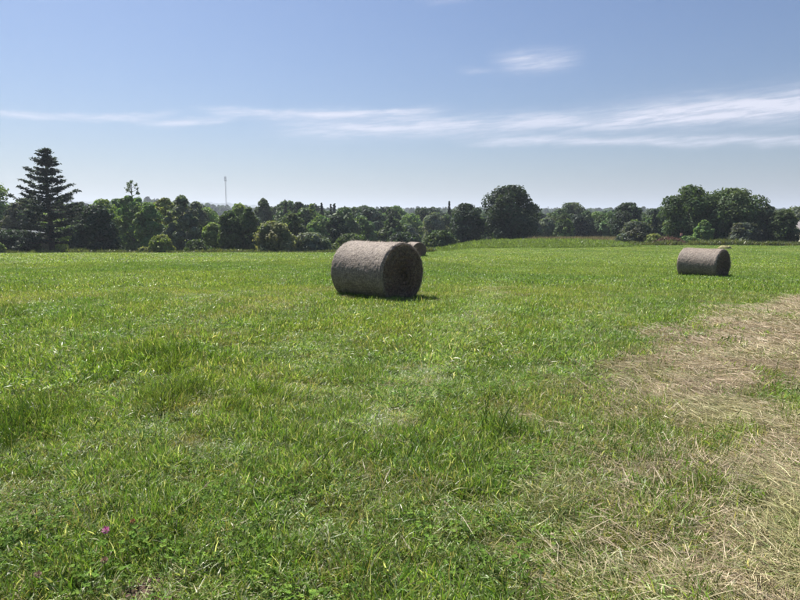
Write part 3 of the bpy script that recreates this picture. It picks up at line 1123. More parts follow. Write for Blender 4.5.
# centre and right
tree('broadleaf_tree', 'dark lower tree standing left against the big dark oak', 466, 204, 44, 122, 'round', 'dark', 0.0, 9000, 0.32)
tree('oak_tree', 'big dark oak, the tallest tree in the middle of the picture', 510, 186, 62, 118, 'round', 'dark', 0.0, 14000, 0.32, nblob=44)
tree('broadleaf_tree', 'pale green tree right of the big dark oak', 547, 218, 26, 150, 'round', 'grey', 0.05, 5000)
tree('broadleaf_tree', 'mid green round tree second right of the big dark oak', 571, 203, 36, 190, 'round', 'oak', 0.05, 6500, 0.38)
tree('broadleaf_tree', 'dark tree left of the dark round-headed tree behind the crop', 597, 212, 34, 170, 'round', 'green', 0.05, 5500, 0.36)
tree('broadleaf_tree', 'dark round-headed tree above the grey-green domed shrub', 626, 203, 40, 140, 'round', 'dark', 0.1, 8000, 0.34)
tree('broadleaf_tree', 'shaded tree in the gap left of the right-hand big oaks', 655, 209, 30, 160, 'round', 'dark', 0.05, 5500, 0.36)
tree('bush', 'broad grey-green domed shrub beside the reddish brush pile', 637, 222, 44, 103, 'mound', 'silver', 0.0, 7000, 0.26, cat='bush')
tree('oak_tree', 'left one of the two big oaks behind the right bale', 688, 186, 58, 108, 'round', 'oak', 0.0, 13000, 0.30, nblob=44)
tree('oak_tree', 'wider right-hand one of the two big oaks behind the right bale', 729, 189, 76, 106, 'round', 'oak', 0.0, 16000, 0.30, nblob=52)
tree('bush', 'upright mid green bush in front of the two big oaks', 704, 220, 20, 100, 'column', 'green', 0.0, 3500, 0.26, cat='bush')
tree('bush', 'silvery grey bush at the right foot of the wider oak', 745, 223, 36, 99, 'mound', 'silver', 0.0, 6000, 0.26, cat='bush')
tree('broadleaf_tree', 'light green tree with a pointed top at the right edge', 768, 206, 36, 104, 'column', 'grey', 0.0, 7000, 0.28)
tree('broadleaf_tree', 'darker rounded tree in front near the right picture edge', 783, 210, 35, 101, 'mound', 'oak', 0.0, 6500, 0.28)
tree('broadleaf_tree', 'distant pale tree at the right picture edge above the house', 803, 206, 40, 140, 'round', 'grey', 0.05, 5500, 0.34)
tree('bush', 'weedy low bush left of the reddish brush pile', 655, 234, 22, 99, 'mound', 'yellow', 0.0, 2600, 0.22, cat='bush')
tree('bush', 'low green bush right of the reddish brush pile', 690, 236, 22, 99, 'mound', 'green', 0.0, 2600, 0.22, cat='bush')


def leader_tree():
    Y = 100.0
    x = col_at(132, Y)
    root, h, wd = tree('broadleaf_tree', 'green tree topped by a bare forked leader with few tufts', 133, 196, 44, Y, 'loose', 'green', 0.02, 9500)
    top = top_at(182, Y) - root.location.z
    r = np.random.default_rng(5)
    A = Acc()
    A.add(*tube([(0, 0, h * .6), (.1, 0, h), (.15, 0, top)], [.10, .07, .02], 5))
    P, N = [], []
    for k in range(9):
        f = 0.15 + 0.85 * k / 8
        zz = h * 0.97 + (top - h * .97) * f * 0.85
        a = k * 2.2
        L = (1.1 - 0.55 * f)
        e = np.array([math.cos(a) * L + .1, math.sin(a) * L, zz + 0.55 * L])
        A.add(*tube([(.12, 0, zz - .1), e * .5 + np.array([.06, 0, zz * .5 - .08]), e], [.04, .03, .012], 4))
        P.append(e + r.normal(0, .14, (26, 3)))
        N.append(r.normal(0, 1, (26, 3)))
    P.append(np.array([.15, 0, top]) + r.normal(0, .13, (26, 3)))
    N.append(r.normal(0, 1, (26, 3)))
    V, F = leaf_quads(r, np.concatenate(P), np.concatenate(N), 0.17, 2.0)
    lf = link('leader', A.mesh('leader', True), M_BARK, root)
    tf = link('leaf_tuft', new_mesh('leaf_tuft', V, F, np.ones((len(F), 3))), M_LEAF, lf)
    set_leaf(tf, LEAF_COL['oak'])


leader_tree()


# ------------------------------------------------------------------ far-off woodland (one uncountable mass)
def build_woods():
    protos = []
    spec = [(9, 11, 'round', 'green'), (10, 12, 'round', 'oak'), (8, 10, 'round', 'grey'), (11, 12, 'round', 'dark'), (5, 12, 'cone', 'conifer'), (7, 10, 'loose', 'light')]
    for i, (w_, h_, st, c) in enumerate(spec):
        me, B, R = crown_mesh(5000 + i, w_, h_, 0.3, 2600, 0.62, st)
        a = me.attributes['col']
        buf = np.empty(len(me.polygons) * 4, np.float32)
        a.data.foreach_get('color', buf)
        buf = buf.reshape(-1, 4)
        buf[:, :3] *= np.array(LEAF_COL[c])
        a.data.foreach_set('color', buf.ravel())
        me.materials.append(M_WOODLEAF)
        protos.append(bpy.data.objects.new('wood_crown', me))
    n = 9500
    r = rng.uniform(0, 1, n) ** 0.9 * 1750 + 190
    t = np.radians(rng.uniform(-47, 47, n))
    x, y = r * np.sin(t), r * np.cos(t)
    k = np.ones(n, bool)
    s = x / y
    k &= ~((s > 0.02) & (y < 175))
    x, y = x[k], y[k]
    # thin low wood right behind the tree line, on the valley slope
    x2 = rng.uniform(-150, 180, 420)
    y2 = rng.uniform(128, 210, 420)
    k2 = (np.abs(x2 / y2) < 0.85)
    x = np.concatenate([x, x2[k2]])
    y = np.concatenate([y, y2[k2]])
    n = len(x)
    kind = rng.choice(6, n, p=[.26, .24, .14, .2, .08, .08])
    sc_ = rng.uniform(0.65, 1.05, n) * (1 + 0.25 * sstep(y, 400, 1400))
    # the valley trees reach up to about one skyline
    pxx = 400 + FPX * x / y
    skyl = np.interp(pxx, [0, 210, 216, 262, 268, 330, 480, 640, 800], [209, 209, 215, 215, 208, 209, 211, 211, 214]) + rng.gamma(2.0, 3.2, n) - 1
    want = (EYE + y * (218 - skyl) / FPX - height(x, y)) / 11.0
    sc_ = np.where(y < 650, np.clip(want, 0.55, 1.75), sc_)
    S = np.stack([sc_, sc_, sc_ * rng.uniform(0.85, 1.1, n)], 1)
    P = np.stack([x, y, height(x, y) - 0.5], 1)
    Rr = np.stack([np.zeros(n), np.zeros(n), rng.uniform(0, 6.28, n)], 1)
    tint = rng.uniform(0.75, 1.25, (n, 1)) * np.ones((1, 3))
    # far ridges
    n3 = 2600
    y3 = rng.uniform(3300, 4500, n3)
    x3 = y3 * rng.uniform(-0.75, 0.75, n3)
    s3 = rng.uniform(1.4, 2.4, n3)
    P = np.concatenate([P, np.stack([x3, y3, height(x3, y3) - 2], 1)])
    S = np.concatenate([S, np.stack([s3 * 2.2, s3 * 2.2, s3 * 0.8], 1)])
    Rr = np.concatenate([Rr, np.stack([np.zeros(n3), np.zeros(n3), rng.uniform(0, 6.28, n3)], 1)])
    kind = np.concatenate([kind, rng.integers(0, 4, n3)])
    tint = np.concatenate([tint, np.ones((n3, 3))])
    scatter('woodland', protos, P, Rr, S, kind, tint, 'far-off dark green wood covering the hills behind the field', 'woodland')


build_woods()


# ------------------------------------------------------------------ crop strip, dry grass and weeds along the far edge
def build_edges():
    gp = []
    for i in range(3):
        V, F, C = blades(400 + i, 60, 0.55, 0.35, 0.85, 0.085, 0.35, [(0.16, 0.235, 0.055), (0.20, 0.265, 0.07), (0.12, 0.19, 0.045)], [1, 1, 1], curl=0.9, seg=3)
        gp.append(proto('crop_plant', V, F, C, M_GRASS))
    n = 5200
    y = rng.uniform(83, 106, n)
    s = rng.uniform(0.055, 0.405, n)
    x = s * y
    k = rng.random(n) < 0.35 + 0.65 * (vnoise(x / 1.5, y / 1.5, 7) > 0.3)
    k &= y > 83 + 3.0 * sstep(s, 0.25, 0.40) + 1.2 * vnoise(x / 4, y * 0, 3)
    x, y, s = x[k], y[k], s[k]
    n = len(x)
    k = rng.random(n) < 1 - sstep(s, 0.30, 0.405)
    x, y, s = x[k], y[k], s[k]
    n = len(x)
    sz = rng.uniform(0.7, 1.15, n) * (0.45 + 0.55 * sstep(y + 2 * vnoise(x / 2, y / 2, 6), 84, 92)) * (1 - 0.4 * sstep(s, 0.28, 0.405))
    scatter('field_crop', gp, np.stack([x, y, height(x, y)], 1), np.stack([np.zeros(n)] * 2 + [rng.uniform(0, 6.28, n)], 1), np.stack([sz] * 3, 1),
            rng.integers(0, 3, n), rng.uniform(0.85, 1.2, (n, 1)) * np.ones((1, 3)), 'strip of leafy green crop on the rise before the oak', 'crop')
    tp = []
    for i in range(3):
        V, F, C = blades(420 + i, 70, 0.5, 0.4, 0.95, 0.03, 0.3, [(0.36, 0.30, 0.17), (0.28, 0.24, 0.12), (0.20, 0.19, 0.08)], [1, 1, 1], curl=0.5, seg=2)
        tp.append(proto('dry_grass_patch', V, F, C, M_STRAW))
    n = 1300
    y = rng.uniform(106.5, 111, n)
    x = rng.uniform(0.21, 0.47, n) * y
    sz = rng.uniform(0.8, 1.3, n)
    scatter('tall_dry_grass', tp, np.stack([x, y, height(x, y)], 1), np.stack([np.zeros(n)] * 2 + [rng.uniform(0, 6.28, n)], 1), np.stack([sz] * 3, 1),
            rng.integers(0, 3, n), rng.uniform(0.85, 1.2, (n, 1)) * np.ones((1, 3)), 'tall tan dry grass behind the crop strip', 'grass')
    wp = []
    for i in range(4):
        V, F, C = blades(440 + i, 60, 0.5, 0.25, 0.75, 0.06, 0.4, [(0.07, 0.10, 0.035), (0.11, 0.14, 0.05), (0.16, 0.16, 0.07)], [2, 2, 1], curl=0.8, seg=3)
        wp.append(proto('weed_patch', V, F, C, M_GRASS))
    n = 1500
    s = rng.uniform(0.38, 0.78, n)
    y = rng.uniform(94, 101, n) - 1.5 * (s > 0.6)
    x = s * y
    n2 = 2600
    s2 = rng.uniform(-0.78, 0.05, n2)
    y2 = rng.uniform(77.5, 82.5, n2)
    x = np.concatenate([x, s2 * y2])
    y = np.concatenate([y, y2])
    n = len(x)
    sz = rng.uniform(0.55, 1.3, n) * (0.5 + 0.8 * vnoise(x / 3.0, y / 9, 9))
    scatter('edge_weeds', wp, np.stack([x, y, height(x, y)], 1), np.stack([np.zeros(n)] * 2 + [rng.uniform(0, 6.28, n)], 1), np.stack([sz] * 3, 1),
            rng.integers(0, 4, n), rng.uniform(0.8, 1.25, (n, 1)) * np.ones((1, 3)), 'ragged grey-green weeds along the far edge of the meadow', 'weeds')


build_edges()


# ------------------------------------------------------------------ hay bales
def bale_side_mat():
    m = bpy.data.materials.new('bale_wrap')
    m.use_nodes = True
    t = NT(m.node_tree)
    v = t.n('ShaderNodeTexCoord').outputs['Object']
    st = t.vm('MULTIPLY', v, (9.0, 30.0, 30.0))
    fib = t.noise(st, 1.0, 6, 0.7)
    big = t.noise(v, 2.2, 4, 0.6)
    spk = t.noise(v, 34.0, 3, 0.7)
    c = t.mix(t.step(fib, 0.30, 0.72), (0.129, 0.101, 0.083), (0.331, 0.275, 0.228))
    c = t.mix(t.m('MULTIPLY', t.step(big, 0.42, 0.68), 0.45), c, (0.215, 0.185, 0.163))
    c = t.mix(t.m('MULTIPLY', t.step(spk, 0.52, 0.64), 0.85), c, (0.07, 0.052, 0.045))
    c = t.mix(t.m('MULTIPLY', t.step(t.noise(v, 21.0, 2), 0.60, 0.72), 0.5), c, (0.447, 0.378, 0.310))
    sp_ = t.n('ShaderNodeSeparateXYZ')
    t.l(v, sp_.inputs[0])
    ring = t.m('SINE', t.m('ADD', t.m('MULTIPLY', sp_.outputs[0], 120.0), t.m('MULTIPLY', big, 5.0)))
    c = t.mix(t.m('MULTIPLY', t.step(ring, 0.1, 0.95), 0.38), c, (0.11, 0.088, 0.075))
    p = t.n('ShaderNodeBsdfPrincipled')
    t.l(c, p.inputs['Base Color'])
    p.inputs['Roughness'].default_value = 0.7
    p.inputs['Specular IOR Level'].default_value = 0.3
    b = t.n('ShaderNodeBump')
    b.inputs['Strength'].default_value = 1.0
    b.inputs['Distance'].default_value = 0.012
    t.l(t.m('ADD', t.m('MULTIPLY', fib, 1.0), t.m('ADD', t.m('MULTIPLY', ring, 0.05), t.m('MULTIPLY', spk, 0.5))), b.inputs['Height'])
    t.l(b.outputs[0], p.inputs['Normal'])
    o = t.n('ShaderNodeOutputMaterial')
    t.l(p.outputs[0], o.inputs['Surface'])
    return m


def bale_end_mat():
    m = bpy.data.materials.new('bale_end')
    m.use_nodes = True
    t = NT(m.node_tree)
    v = t.n('ShaderNodeTexCoord').outputs['Object']
    sp_ = t.n('ShaderNodeSeparateXYZ')
    t.l(v, sp_.inputs[0])
    y_, z_ = sp_.outputs[1], sp_.outputs[2]
    rad = t.m('SQRT', t.m('ADD', t.m('MULTIPLY', y_, y_), t.m('MULTIPLY', z_, z_)))
    ang = t.m('ARCTAN2', z_, y_)
    wav = t.m('SINE', t.m('ADD', t.m('MULTIPLY', rad, 50.0), t.m('ADD', ang, t.m('MULTIPLY', t.noise(v, 5.0, 4), 9.0))))
    fib = t.noise(v, 26.0, 6, 0.75)
    c = t.mix(t.step(fib, 0.34, 0.70), (0.11, 0.076, 0.06), (0.37, 0.27, 0.205))
    c = t.mix(t.m('MULTIPLY', t.step(wav, -0.2, 1.0), 0.22), c, (0.075, 0.05, 0.042))
    c = t.mix(t.m('MULTIPLY', t.step(t.noise(v, 3.0, 3), 0.5, 0.7), 0.4), c, (0.20, 0.12, 0.10))
    p = t.n('ShaderNodeBsdfPrincipled')
    t.l(c, p.inputs['Base Color'])
    p.inputs['Roughness'].default_value = 0.85
    p.inputs['Specular IOR Level'].default_value = 0.15
    b = t.n('ShaderNodeBump')
    b.inputs['Strength'].default_value = 1.0
    b.inputs['Distance'].default_value = 0.05
    t.l(t.m('ADD', fib, t.m('MULTIPLY', wav, 0.25)), b.inputs['Height'])
    t.l(b.outputs[0], p.inputs['Normal'])
    o = t.n('ShaderNodeOutputMaterial')
    t.l(p.outputs[0], o.inputs['Surface'])
    return m


M_BS, M_BE = bale_side_mat(), bale_end_mat()
M_BSTRAW = leaf_mat('bale_straw', 0.15, 0.6, 0.25, False, (1, .95, .85))


def bale(i, label):
    px, py, Y, L, D, azd = BALES[i]
    x, y = BALE_XY[i]
    R = D / 2
    zg = H(x, y)
    root = thing('hay_bale', label, 'hay bale', (x, y, zg), math.pi / 2 - math.radians(azd), 'round hay bales on the meadow')
    cz = R - 0.10
    r = np.random.default_rng(900 + i)

    def radius(th, u):                    # th angle, u -1..1 along the axis
        n_ = vnoise(th * 3.0 + 50, u * 6 + 9, 31 + i) + vnoise((th % 6.2832) * 9.0 + 7, u * 15, 71 + i) * 0.5
        rr = R * (1 + 0.012 * (n_ - 0.75)) - 0.018 * (1 - u * u) * 0.8
        e = np.clip((np.abs(u) - 0.93) / 0.07, 0, 1)
        return rr - 0.05 * e ** 2

    na, nl = 120, 60
    th = np.arange(na) * 2 * np.pi / na
    us = np.linspace(-1, 1, nl)
    us = np.sign(us) * np.abs(us) ** 0.85
    TH, U = np.meshgrid(th, us)
    RR = radius(TH, U) + r.normal(0, 0.0035, TH.shape)
    RR[:, 0] = RR[:, 0]
    X = U * L / 2
    Yy = RR * np.cos(TH) * 1.025
    Zz = RR * np.sin(TH) * 0.985

    def sag(yv, zv):
        low = np.clip((-zv - 0.80 * R) / (0.2 * R), 0, 1)
        return yv * (1 + 0.07 * low), np.where(zv < -R + 0.06, -R + 0.06 - 0.01 * (1 - low), zv)
    Yy, Zz = sag(Yy, Zz)
    V = np.stack([X, Yy, Zz], -1).reshape(-1, 3)
    a, b = np.meshgrid(np.arange(nl - 1), np.arange(na), indexing='ij')
    a, b = a.ravel(), b.ravel()
    F = np.stack([a * na + b, a * na + (b + 1) % na, (a + 1) * na + (b + 1) % na, (a + 1) * na + b], 1)
    sd = link('wrapped_side', new_mesh('wrapped_side', V, F[:, ::-1], smooth=True), M_BS, root, (0, 0, cz))
    for sgn, ring in ((1, V[-na:]), (-1, V[:na])):
        nr = 26
        rows = [ring * np.array([1, 1, 1])]
        for k in range(1, nr):
            f = 1 - k / nr
            bul = 0.035 * (1 - f ** 4) + 0.005 * np.sin(k * 1.25 + np.arange(na) * 2 * np.pi / na)
            p = ring * np.array([1, f, f])
            nz = r.normal(0, 0.015, na)
            p[:, 0] = sgn * (L / 2 + bul + nz)
            rows.append(p)
        P = np.concatenate(rows + [np.array([[sgn * (L / 2 + 0.03), 0, 0]])])
        a, b = np.meshgrid(np.arange(nr - 1), np.arange(na), indexing='ij')
        a, b = a.ravel(), b.ravel()
        Fq = np.stack([a * na + b, a * na + (b + 1) % na, (a + 1) * na + (b + 1) % na, (a + 1) * na + b], 1)
        Ft = np.stack([(nr - 1) * na + np.arange(na), (nr - 1) * na + (np.arange(na) + 1) % na, np.full(na, nr * na)], 1)
        if sgn < 0:
            Fq, Ft = Fq[:, ::-1], Ft[:, ::-1]
        link('end_face', new_mesh('end_face', P, [Fq, Ft], smooth=True), M_BE, root, (0, 0, cz))
    # straw ends standing off the wrap, the rim and the open end
    n = 5200
    u = r.uniform(-1, 1, n)
    t_ = r.uniform(0, 2 * np.pi, n)
    rr = radius(t_, u) + 0.002
    Pb = np.stack([u * L / 2, rr * np.cos(t_), rr * np.sin(t_)], 1)
    nn = np.stack([np.zeros(n), np.cos(t_), np.sin(t_)], 1)
    tang = np.stack([r.normal(0, .55, n), -np.sin(t_), np.cos(t_)], 1) * r.choice([-1, 1], (n, 1))
    ne = 3600
    q = R * 0.97 * np.sqrt(r.random(ne))
    t2 = r.uniform(0, 2 * np.pi, ne)
    sg = np.where(r.random(ne) < 0.8, 1, -1)
    Pe = np.stack([sg * (L / 2 + 0.02), q * np.cos(t2), q * np.sin(t2)], 1)
    ned = np.stack([sg, np.zeros(ne), np.zeros(ne)], 1)
    te = np.stack([r.normal(0, .3, ne), r.normal(0, 1, ne), r.normal(0, 1, ne)], 1)
    Pb, nn, tang = np.concatenate([Pb, Pe]), np.concatenate([nn, ned]), np.concatenate([tang, te])
    ok = Pb[:, 2] > -R + 0.06
    Pb, nn, tang = Pb[ok], nn[ok], tang[ok]
    n = len(Pb)
    tang /= np.linalg.norm(tang, axis=1, keepdims=True)
    le = r.uniform(0.025, 0.085, (n, 1)) * np.where(r.random((n, 1)) < 0.06, 2.2, 1.0)
    sdv = np.cross(nn, tang) * r.uniform(0.0015, 0.0035, (n, 1))
    tip = Pb + tang * le + nn * r.uniform(0.0, 0.013, (n, 1)) * le / 0.05
    V = np.stack([Pb - sdv, Pb + sdv, tip + sdv * .4, tip - sdv * .4], 1).reshape(-1, 3)
    pal = np.array([(0.42, 0.36, 0.28), (0.30, 0.25, 0.20), (0.52, 0.46, 0.38), (0.20, 0.16, 0.13)])
    C = pal[r.integers(0, 4, n)] * r.uniform(0.8, 1.2, (n, 1))
    C[-ne:] *= 0.6
    ls = link('loose_straw', new_mesh('loose_straw', V, np.arange(n * 4).reshape(n, 4), C), M_BSTRAW, root, (0, 0, cz))
    set_leaf(ls, (1, 1, 1))
    ls['kind'] = 'stuff'


bale(0, 'large round hay bale nearest the camera, in the middle of the meadow')
bale(1, 'round hay bale on the right side, in front of the two big oaks')
bale(2, 'small distant round hay bale half hidden behind the nearest bale')


# ------------------------------------------------------------------ smaller things in the distance
def mast():
    Y = 900.0
    x = col_at(227, Y)
    z = H(x, Y)
    top = top_at(175.5, Y) - z
    root = thing('radio_mast', 'thin grey lattice radio mast rising above the wood at left', 'mast', (x, Y, z - 0.5))
    mt = noise_mat('mast_metal', (0.33, 0.31, 0.31), (0.45, 0.40, 0.39), 0.4, 0.6)
    A = Acc()
    rr = 0.95
    pts = [(rr * math.cos(a), rr * math.sin(a)) for a in (0.4, 2.5, 4.6)]
    hb = top - 7
    for (a, b) in pts:
        A.add(*tube([(a, b, -0.5), (a, b, hb)], [.16, .13], 5))
    k = int(hb / 2.2)
    for i in range(k):
        z0, z1 = i * hb / k, (i + 1) * hb / k
        for j in range(3):
            p, q = pts[j], pts[(j + 1) % 3]
            A.add(*tube([(*p, z0), (*q, z1)], [.07, .07], 4))
            A.add(*tube([(*p, z1), (*q, z1)], [.06, .06], 4))
    link('lattice_shaft', A.mesh('lattice_shaft'), mt, root)
    for zz in (hb - 0.6, hb + 3.2):
        link('platform', Acc().add(*tube([(0, 0, zz), (0, 0, zz + .25)], [2.0, 2.0], 14)).mesh('platform'), mt, root)
    am = noise_mat('antenna_panel', (0.5, 0.5, 0.5), (0.6, 0.6, 0.6), 1.0, 0.5)
    pm = Acc().box((-.28, -.16, -1.5), (.28, .16, 1.5)).mesh('antenna_panel')
    for lv, rad in ((hb + 1.2, 1.75), (hb + 4.6, 1.3)):
        for j in range(6):
            a = j * math.pi / 3 + .3
            o = link('antenna_panel', pm, am, root, (rad * math.cos(a), rad * math.sin(a), lv))
            o.rotation_euler = (0, 0, a + math.pi / 2)
    A = Acc()
    A.add(*tube([(0, 0, hb - 1), (0, 0, top)], [.3, .12], 6))
    link('top_pole', A.mesh('top_pole'), mt, root)


mast()


def gable_house(name, label, px, base_py, Y, wid, dep, eave, ridge, wallc, roofc, rz=0.0, nwin=3, dz=0.0):
    x = col_at(px, Y)
    z = H(x, Y) + dz
    root = thing(name, label, 'house', (x, Y, z - 0.3), rz)
    wm = noise_mat(name + '_render', wallc, tuple(c * 0.9 for c in wallc), 0.8, 0.9)
    rm = noise_mat(name + '_roof', roofc, tuple(c * 0.75 for c in roofc), 1.2, 0.85)
    gm = noise_mat(name + '_glass', (0.03, 0.035, 0.04), (0.05, 0.055, 0.06), 1.0, 0.1, spec=0.6)
    hw, hd = wid / 2, dep / 2
    V = [(-hw, -hd, -.5), (hw, -hd, -.5), (hw, hd, -.5), (-hw, hd, -.5), (-hw, -hd, eave), (hw, -hd, eave), (hw, hd, eave), (-hw, hd, eave), (-hw, 0, ridge), (hw, 0, ridge)]
    me = new_mesh('wall', V, [np.array([(0, 1, 5, 4), (2, 3, 7, 6), (0, 3, 2, 1)]), np.array([(1, 2, 6, 9, 5), (3, 0, 4, 8, 7)])])
    link('wall', me, wm, root)
    A = Acc()
    o = .45
    for s in (-1, 1):
        sl = (ridge - eave) / hd
        e = np.array([[-hw - o, s * (hd + o), eave - sl * o], [hw + o, s * (hd + o), eave - sl * o], [hw + o, 0, ridge], [-hw - o, 0, ridge]])
        e[:, 2] += 0.02
        A.add(np.concatenate([e, e + np.array([0, 0, .16])]), [(0, 3, 2, 1), (4, 5, 6, 7), (0, 1, 5, 4), (1, 2, 6, 5), (2, 3, 7, 6), (3, 0, 4, 7)])
    rf = link('roof', A.mesh('roof'), rm, root)
    link('chimney', Acc().box((hw * .35, -.35, ridge - .6), (hw * .35 + .7, .35, ridge + .9)).mesh('chimney'), wm, rf)
    for i in range(nwin):
        wx = -hw + wid * (i + .5) / nwin
        wi = link('window', Acc().box((wx - .5, -hd - .03, 1.0), (wx + .5, -hd + .05, 2.3)).mesh('window'), wm, root)
        link('pane', Acc().box((wx - .42, -hd - .045, 1.08), (wx + .42, -hd - .032, 2.22)).mesh('pane'), gm, wi)
    return root


gable_house('cream_house', 'cream house partly cut off by the right picture edge', 812, 238, 112, 8, 7, 2.2, 4.2, (0.70, 0.66, 0.55), (0.36, 0.33, 0.32), 0.1)


def shed():
    Y = 94.0
    x0, x1 = col_at(-14, Y), col_at(44, Y)
    z = H((x0 + x1) / 2, Y)
    top = top_at(231, Y) - z
    root = thing('shed', 'long low dark shed with pale roof behind the cedar', 'shed', ((x0 + x1) / 2, Y, z - .2))
    hw = (x1 - x0) / 2
    wood = noise_mat('shed_wood', (0.07, 0.06, 0.055), (0.11, 0.095, 0.085), 3.0, 0.9)
    rf = noise_mat('shed_roof', (0.09, 0.10, 0.11), (0.13, 0.14, 0.15), 2.0, 0.9, spec=0.05)
    pl = Acc().box((-.24, -.03, 0), (.24, .03, top - .25)).mesh('plank')
    link('wall', Acc().box((-hw, -1.6, -.6), (hw, 1.6, top - .2)).mesh('wall'), wood, root)
    k = int(2 * hw / .5)
    for i in range(k):
        link('plank', pl, wood, root, (-hw + .25 + i * .5, -1.64, 0))
    A = Acc()
    e = np.array([[-hw - .3, -2.0, top - .25], [hw + .3, -2.0, top - .25], [hw + .3, 2.0, top + .15], [-hw - .3, 2.0, top + .15]])
    A.add(np.concatenate([e, e + np.array([0, 0, .1])]), [(0, 3, 2, 1), (4, 5, 6, 7), (0, 1, 5, 4), (1, 2, 6, 5), (2, 3, 7, 6), (3, 0, 4, 7)])
    link('roof', A.mesh('roof'), rf, root)


shed()


def mound_mesh(name, seed, lx, ly, hz, nu=28, nv=10, rough=0.15, power=2.0):
    r = np.random.default_rng(seed)
    V, F = [], []
    for j in range(nv):
        f = j / (nv - 1)
        rad = math.cos(f * math.pi / 2) ** (2 / power)
        for i in range(nu):
            a = i * 2 * math.pi / nu
            k = 1 + rough * (vnoise(np.array([i % nu * .6 + 3]), np.array([j * .7]), seed)[0] - .5) * 2
            V.append((lx * rad * k * math.cos(a), ly * rad * k * math.sin(a), hz * math.sin(f * math.pi / 2) * k - .1 * (j == 0)))
    for j in range(nv - 1):
        for i in range(nu):
            F.append((j * nu + i, j * nu + (i + 1) % nu, (j + 1) * nu + (i + 1) % nu, (j + 1) * nu + i))
    return new_mesh(name, V, np.array(F), smooth=True)


def heaps():
    # covered heap at the left field edge
    Y = 80.0
    x = col_at(193, Y)
    z = H(x, Y)
    root = thing('covered_heap', 'low dark heap with a pale sheet on top at the left field edge', 'heap', (x, Y, z - .1))
    h = top_at(251, Y) - z
    link('heap', mound_mesh('heap', 3, 1.3, .9, h, power=2.6), noise_mat('heap_earth', (0.04, 0.045, 0.03), (0.07, 0.07, 0.045), 4, .9, .05), root)
    sh = mound_mesh('sheet', 9, .75, .62, .22, power=3.0, rough=.1)
    link('sheet', sh, noise_mat('pale_sheet', (0.62, 0.63, 0.64), (0.74, 0.74, 0.74), 3, .45), root, (.18, -.05, h - .12))
    # pale hay heap beyond the right bale
    Y = 80.0
    x = col_at(726.5, Y)
    z = H(x, Y)
    r = np.random.default_rng(12)
    root = thing('hay_heap', 'low pale heap of cut hay beyond the right bale', 'hay heap', (x, Y, z - .05))
    link('heap', mound_mesh('heap', 15, .85, .6, .52, power=3.2), noise_mat('pale_hay', (0.33, 0.31, 0.14), (0.46, 0.42, 0.24), 8, .9, .04), root)
    n = 1600
    d = sph(r, n)
    d[:, 2] = np.abs(d[:, 2])
    P = d * np.array([.88, .63, .53])
    V, F = leaf_quads(r, P, d + r.normal(0, .7, (n, 3)), .045, 5.0)
    lo = link('loose_hay_strands', new_mesh('loose_hay_strands', V, F, np.array([(0.42, 0.40, 0.20)]) * r.uniform(.7, 1.3, (n, 1))), M_BSTRAW, root)
    set_leaf(lo, (1, 1, 1))
    lo['kind'] = 'stuff'
    # brush pile
    Y = 97.0
    x = col_at(670, Y)
    z = H(x, Y)
    root = thing('brush_pile', 'reddish brown pile of dry brushwood left of the big oaks', 'brush pile', (x, Y, z - .05))
    A = Acc()
    for i in range(900):
        a = r.uniform(0, 6.283)
        q = math.sqrt(r.random())
        c = np.array([2.7 * q * math.cos(a), 1.4 * q * math.sin(a), 0])
        c[2] = (1 - q * q) * 1.35 * r.uniform(.15, 1.0)
        d = r.normal(0, 1, 3) * np.array([1, .7, .45])
        d /= np.linalg.norm(d)
        l = r.uniform(.25, .8)
        A.add(*tube([c - d * l, c + r.normal(0, .06, 3), c + d * l], [.022, .018, .006], 3))
    link('brushwood', A.mesh('brushwood'), M_TWIG, root)
    n = 3800
    d = sph(r, n)
    d[:, 2] = np.abs(d[:, 2])
    P = d * np.array([2.6, 1.3, 1.15]) * r.uniform(.55, 1.05, (n, 1))
    V, F = leaf_quads(r, P, d + r.normal(0, .8, (n, 3)), .15, 1.8)
    C = np.array([(0.15, 0.075, 0.055), (0.11, 0.06, 0.045), (0.19, 0.13, 0.09)])[r.integers(0, 3, n)] * r.uniform(.7, 1.3, (n, 1))
    lo = link('withered_leaves', new_mesh('withered_leaves', V, F, C), M_BSTRAW, root)
    set_leaf(lo, (1, 1, 1))
    lo['kind'] = 'stuff'
    # orange stake
    Y = 98.5
    x = col_at(682, Y)
    z = H(x, Y)
    st = thing('marker_stake', 'pinkish orange marker stake above the brush pile', 'stake', (x, Y, z))
    hh = top_at(233, Y) - z
    om = noise_mat('orange_paint', (0.55, 0.27, 0.20), (0.62, 0.36, 0.28), 4, .6)
    link('post', Acc().add(*tube([(0, 0, -.3), (0, 0, hh - .5)], [.06, .06], 8)).mesh('post'), M_BARK, st)
    link('head', Acc().box((-.16, -.05, hh - .42), (.16, .05, hh)).mesh('head'), om, st)


heaps()


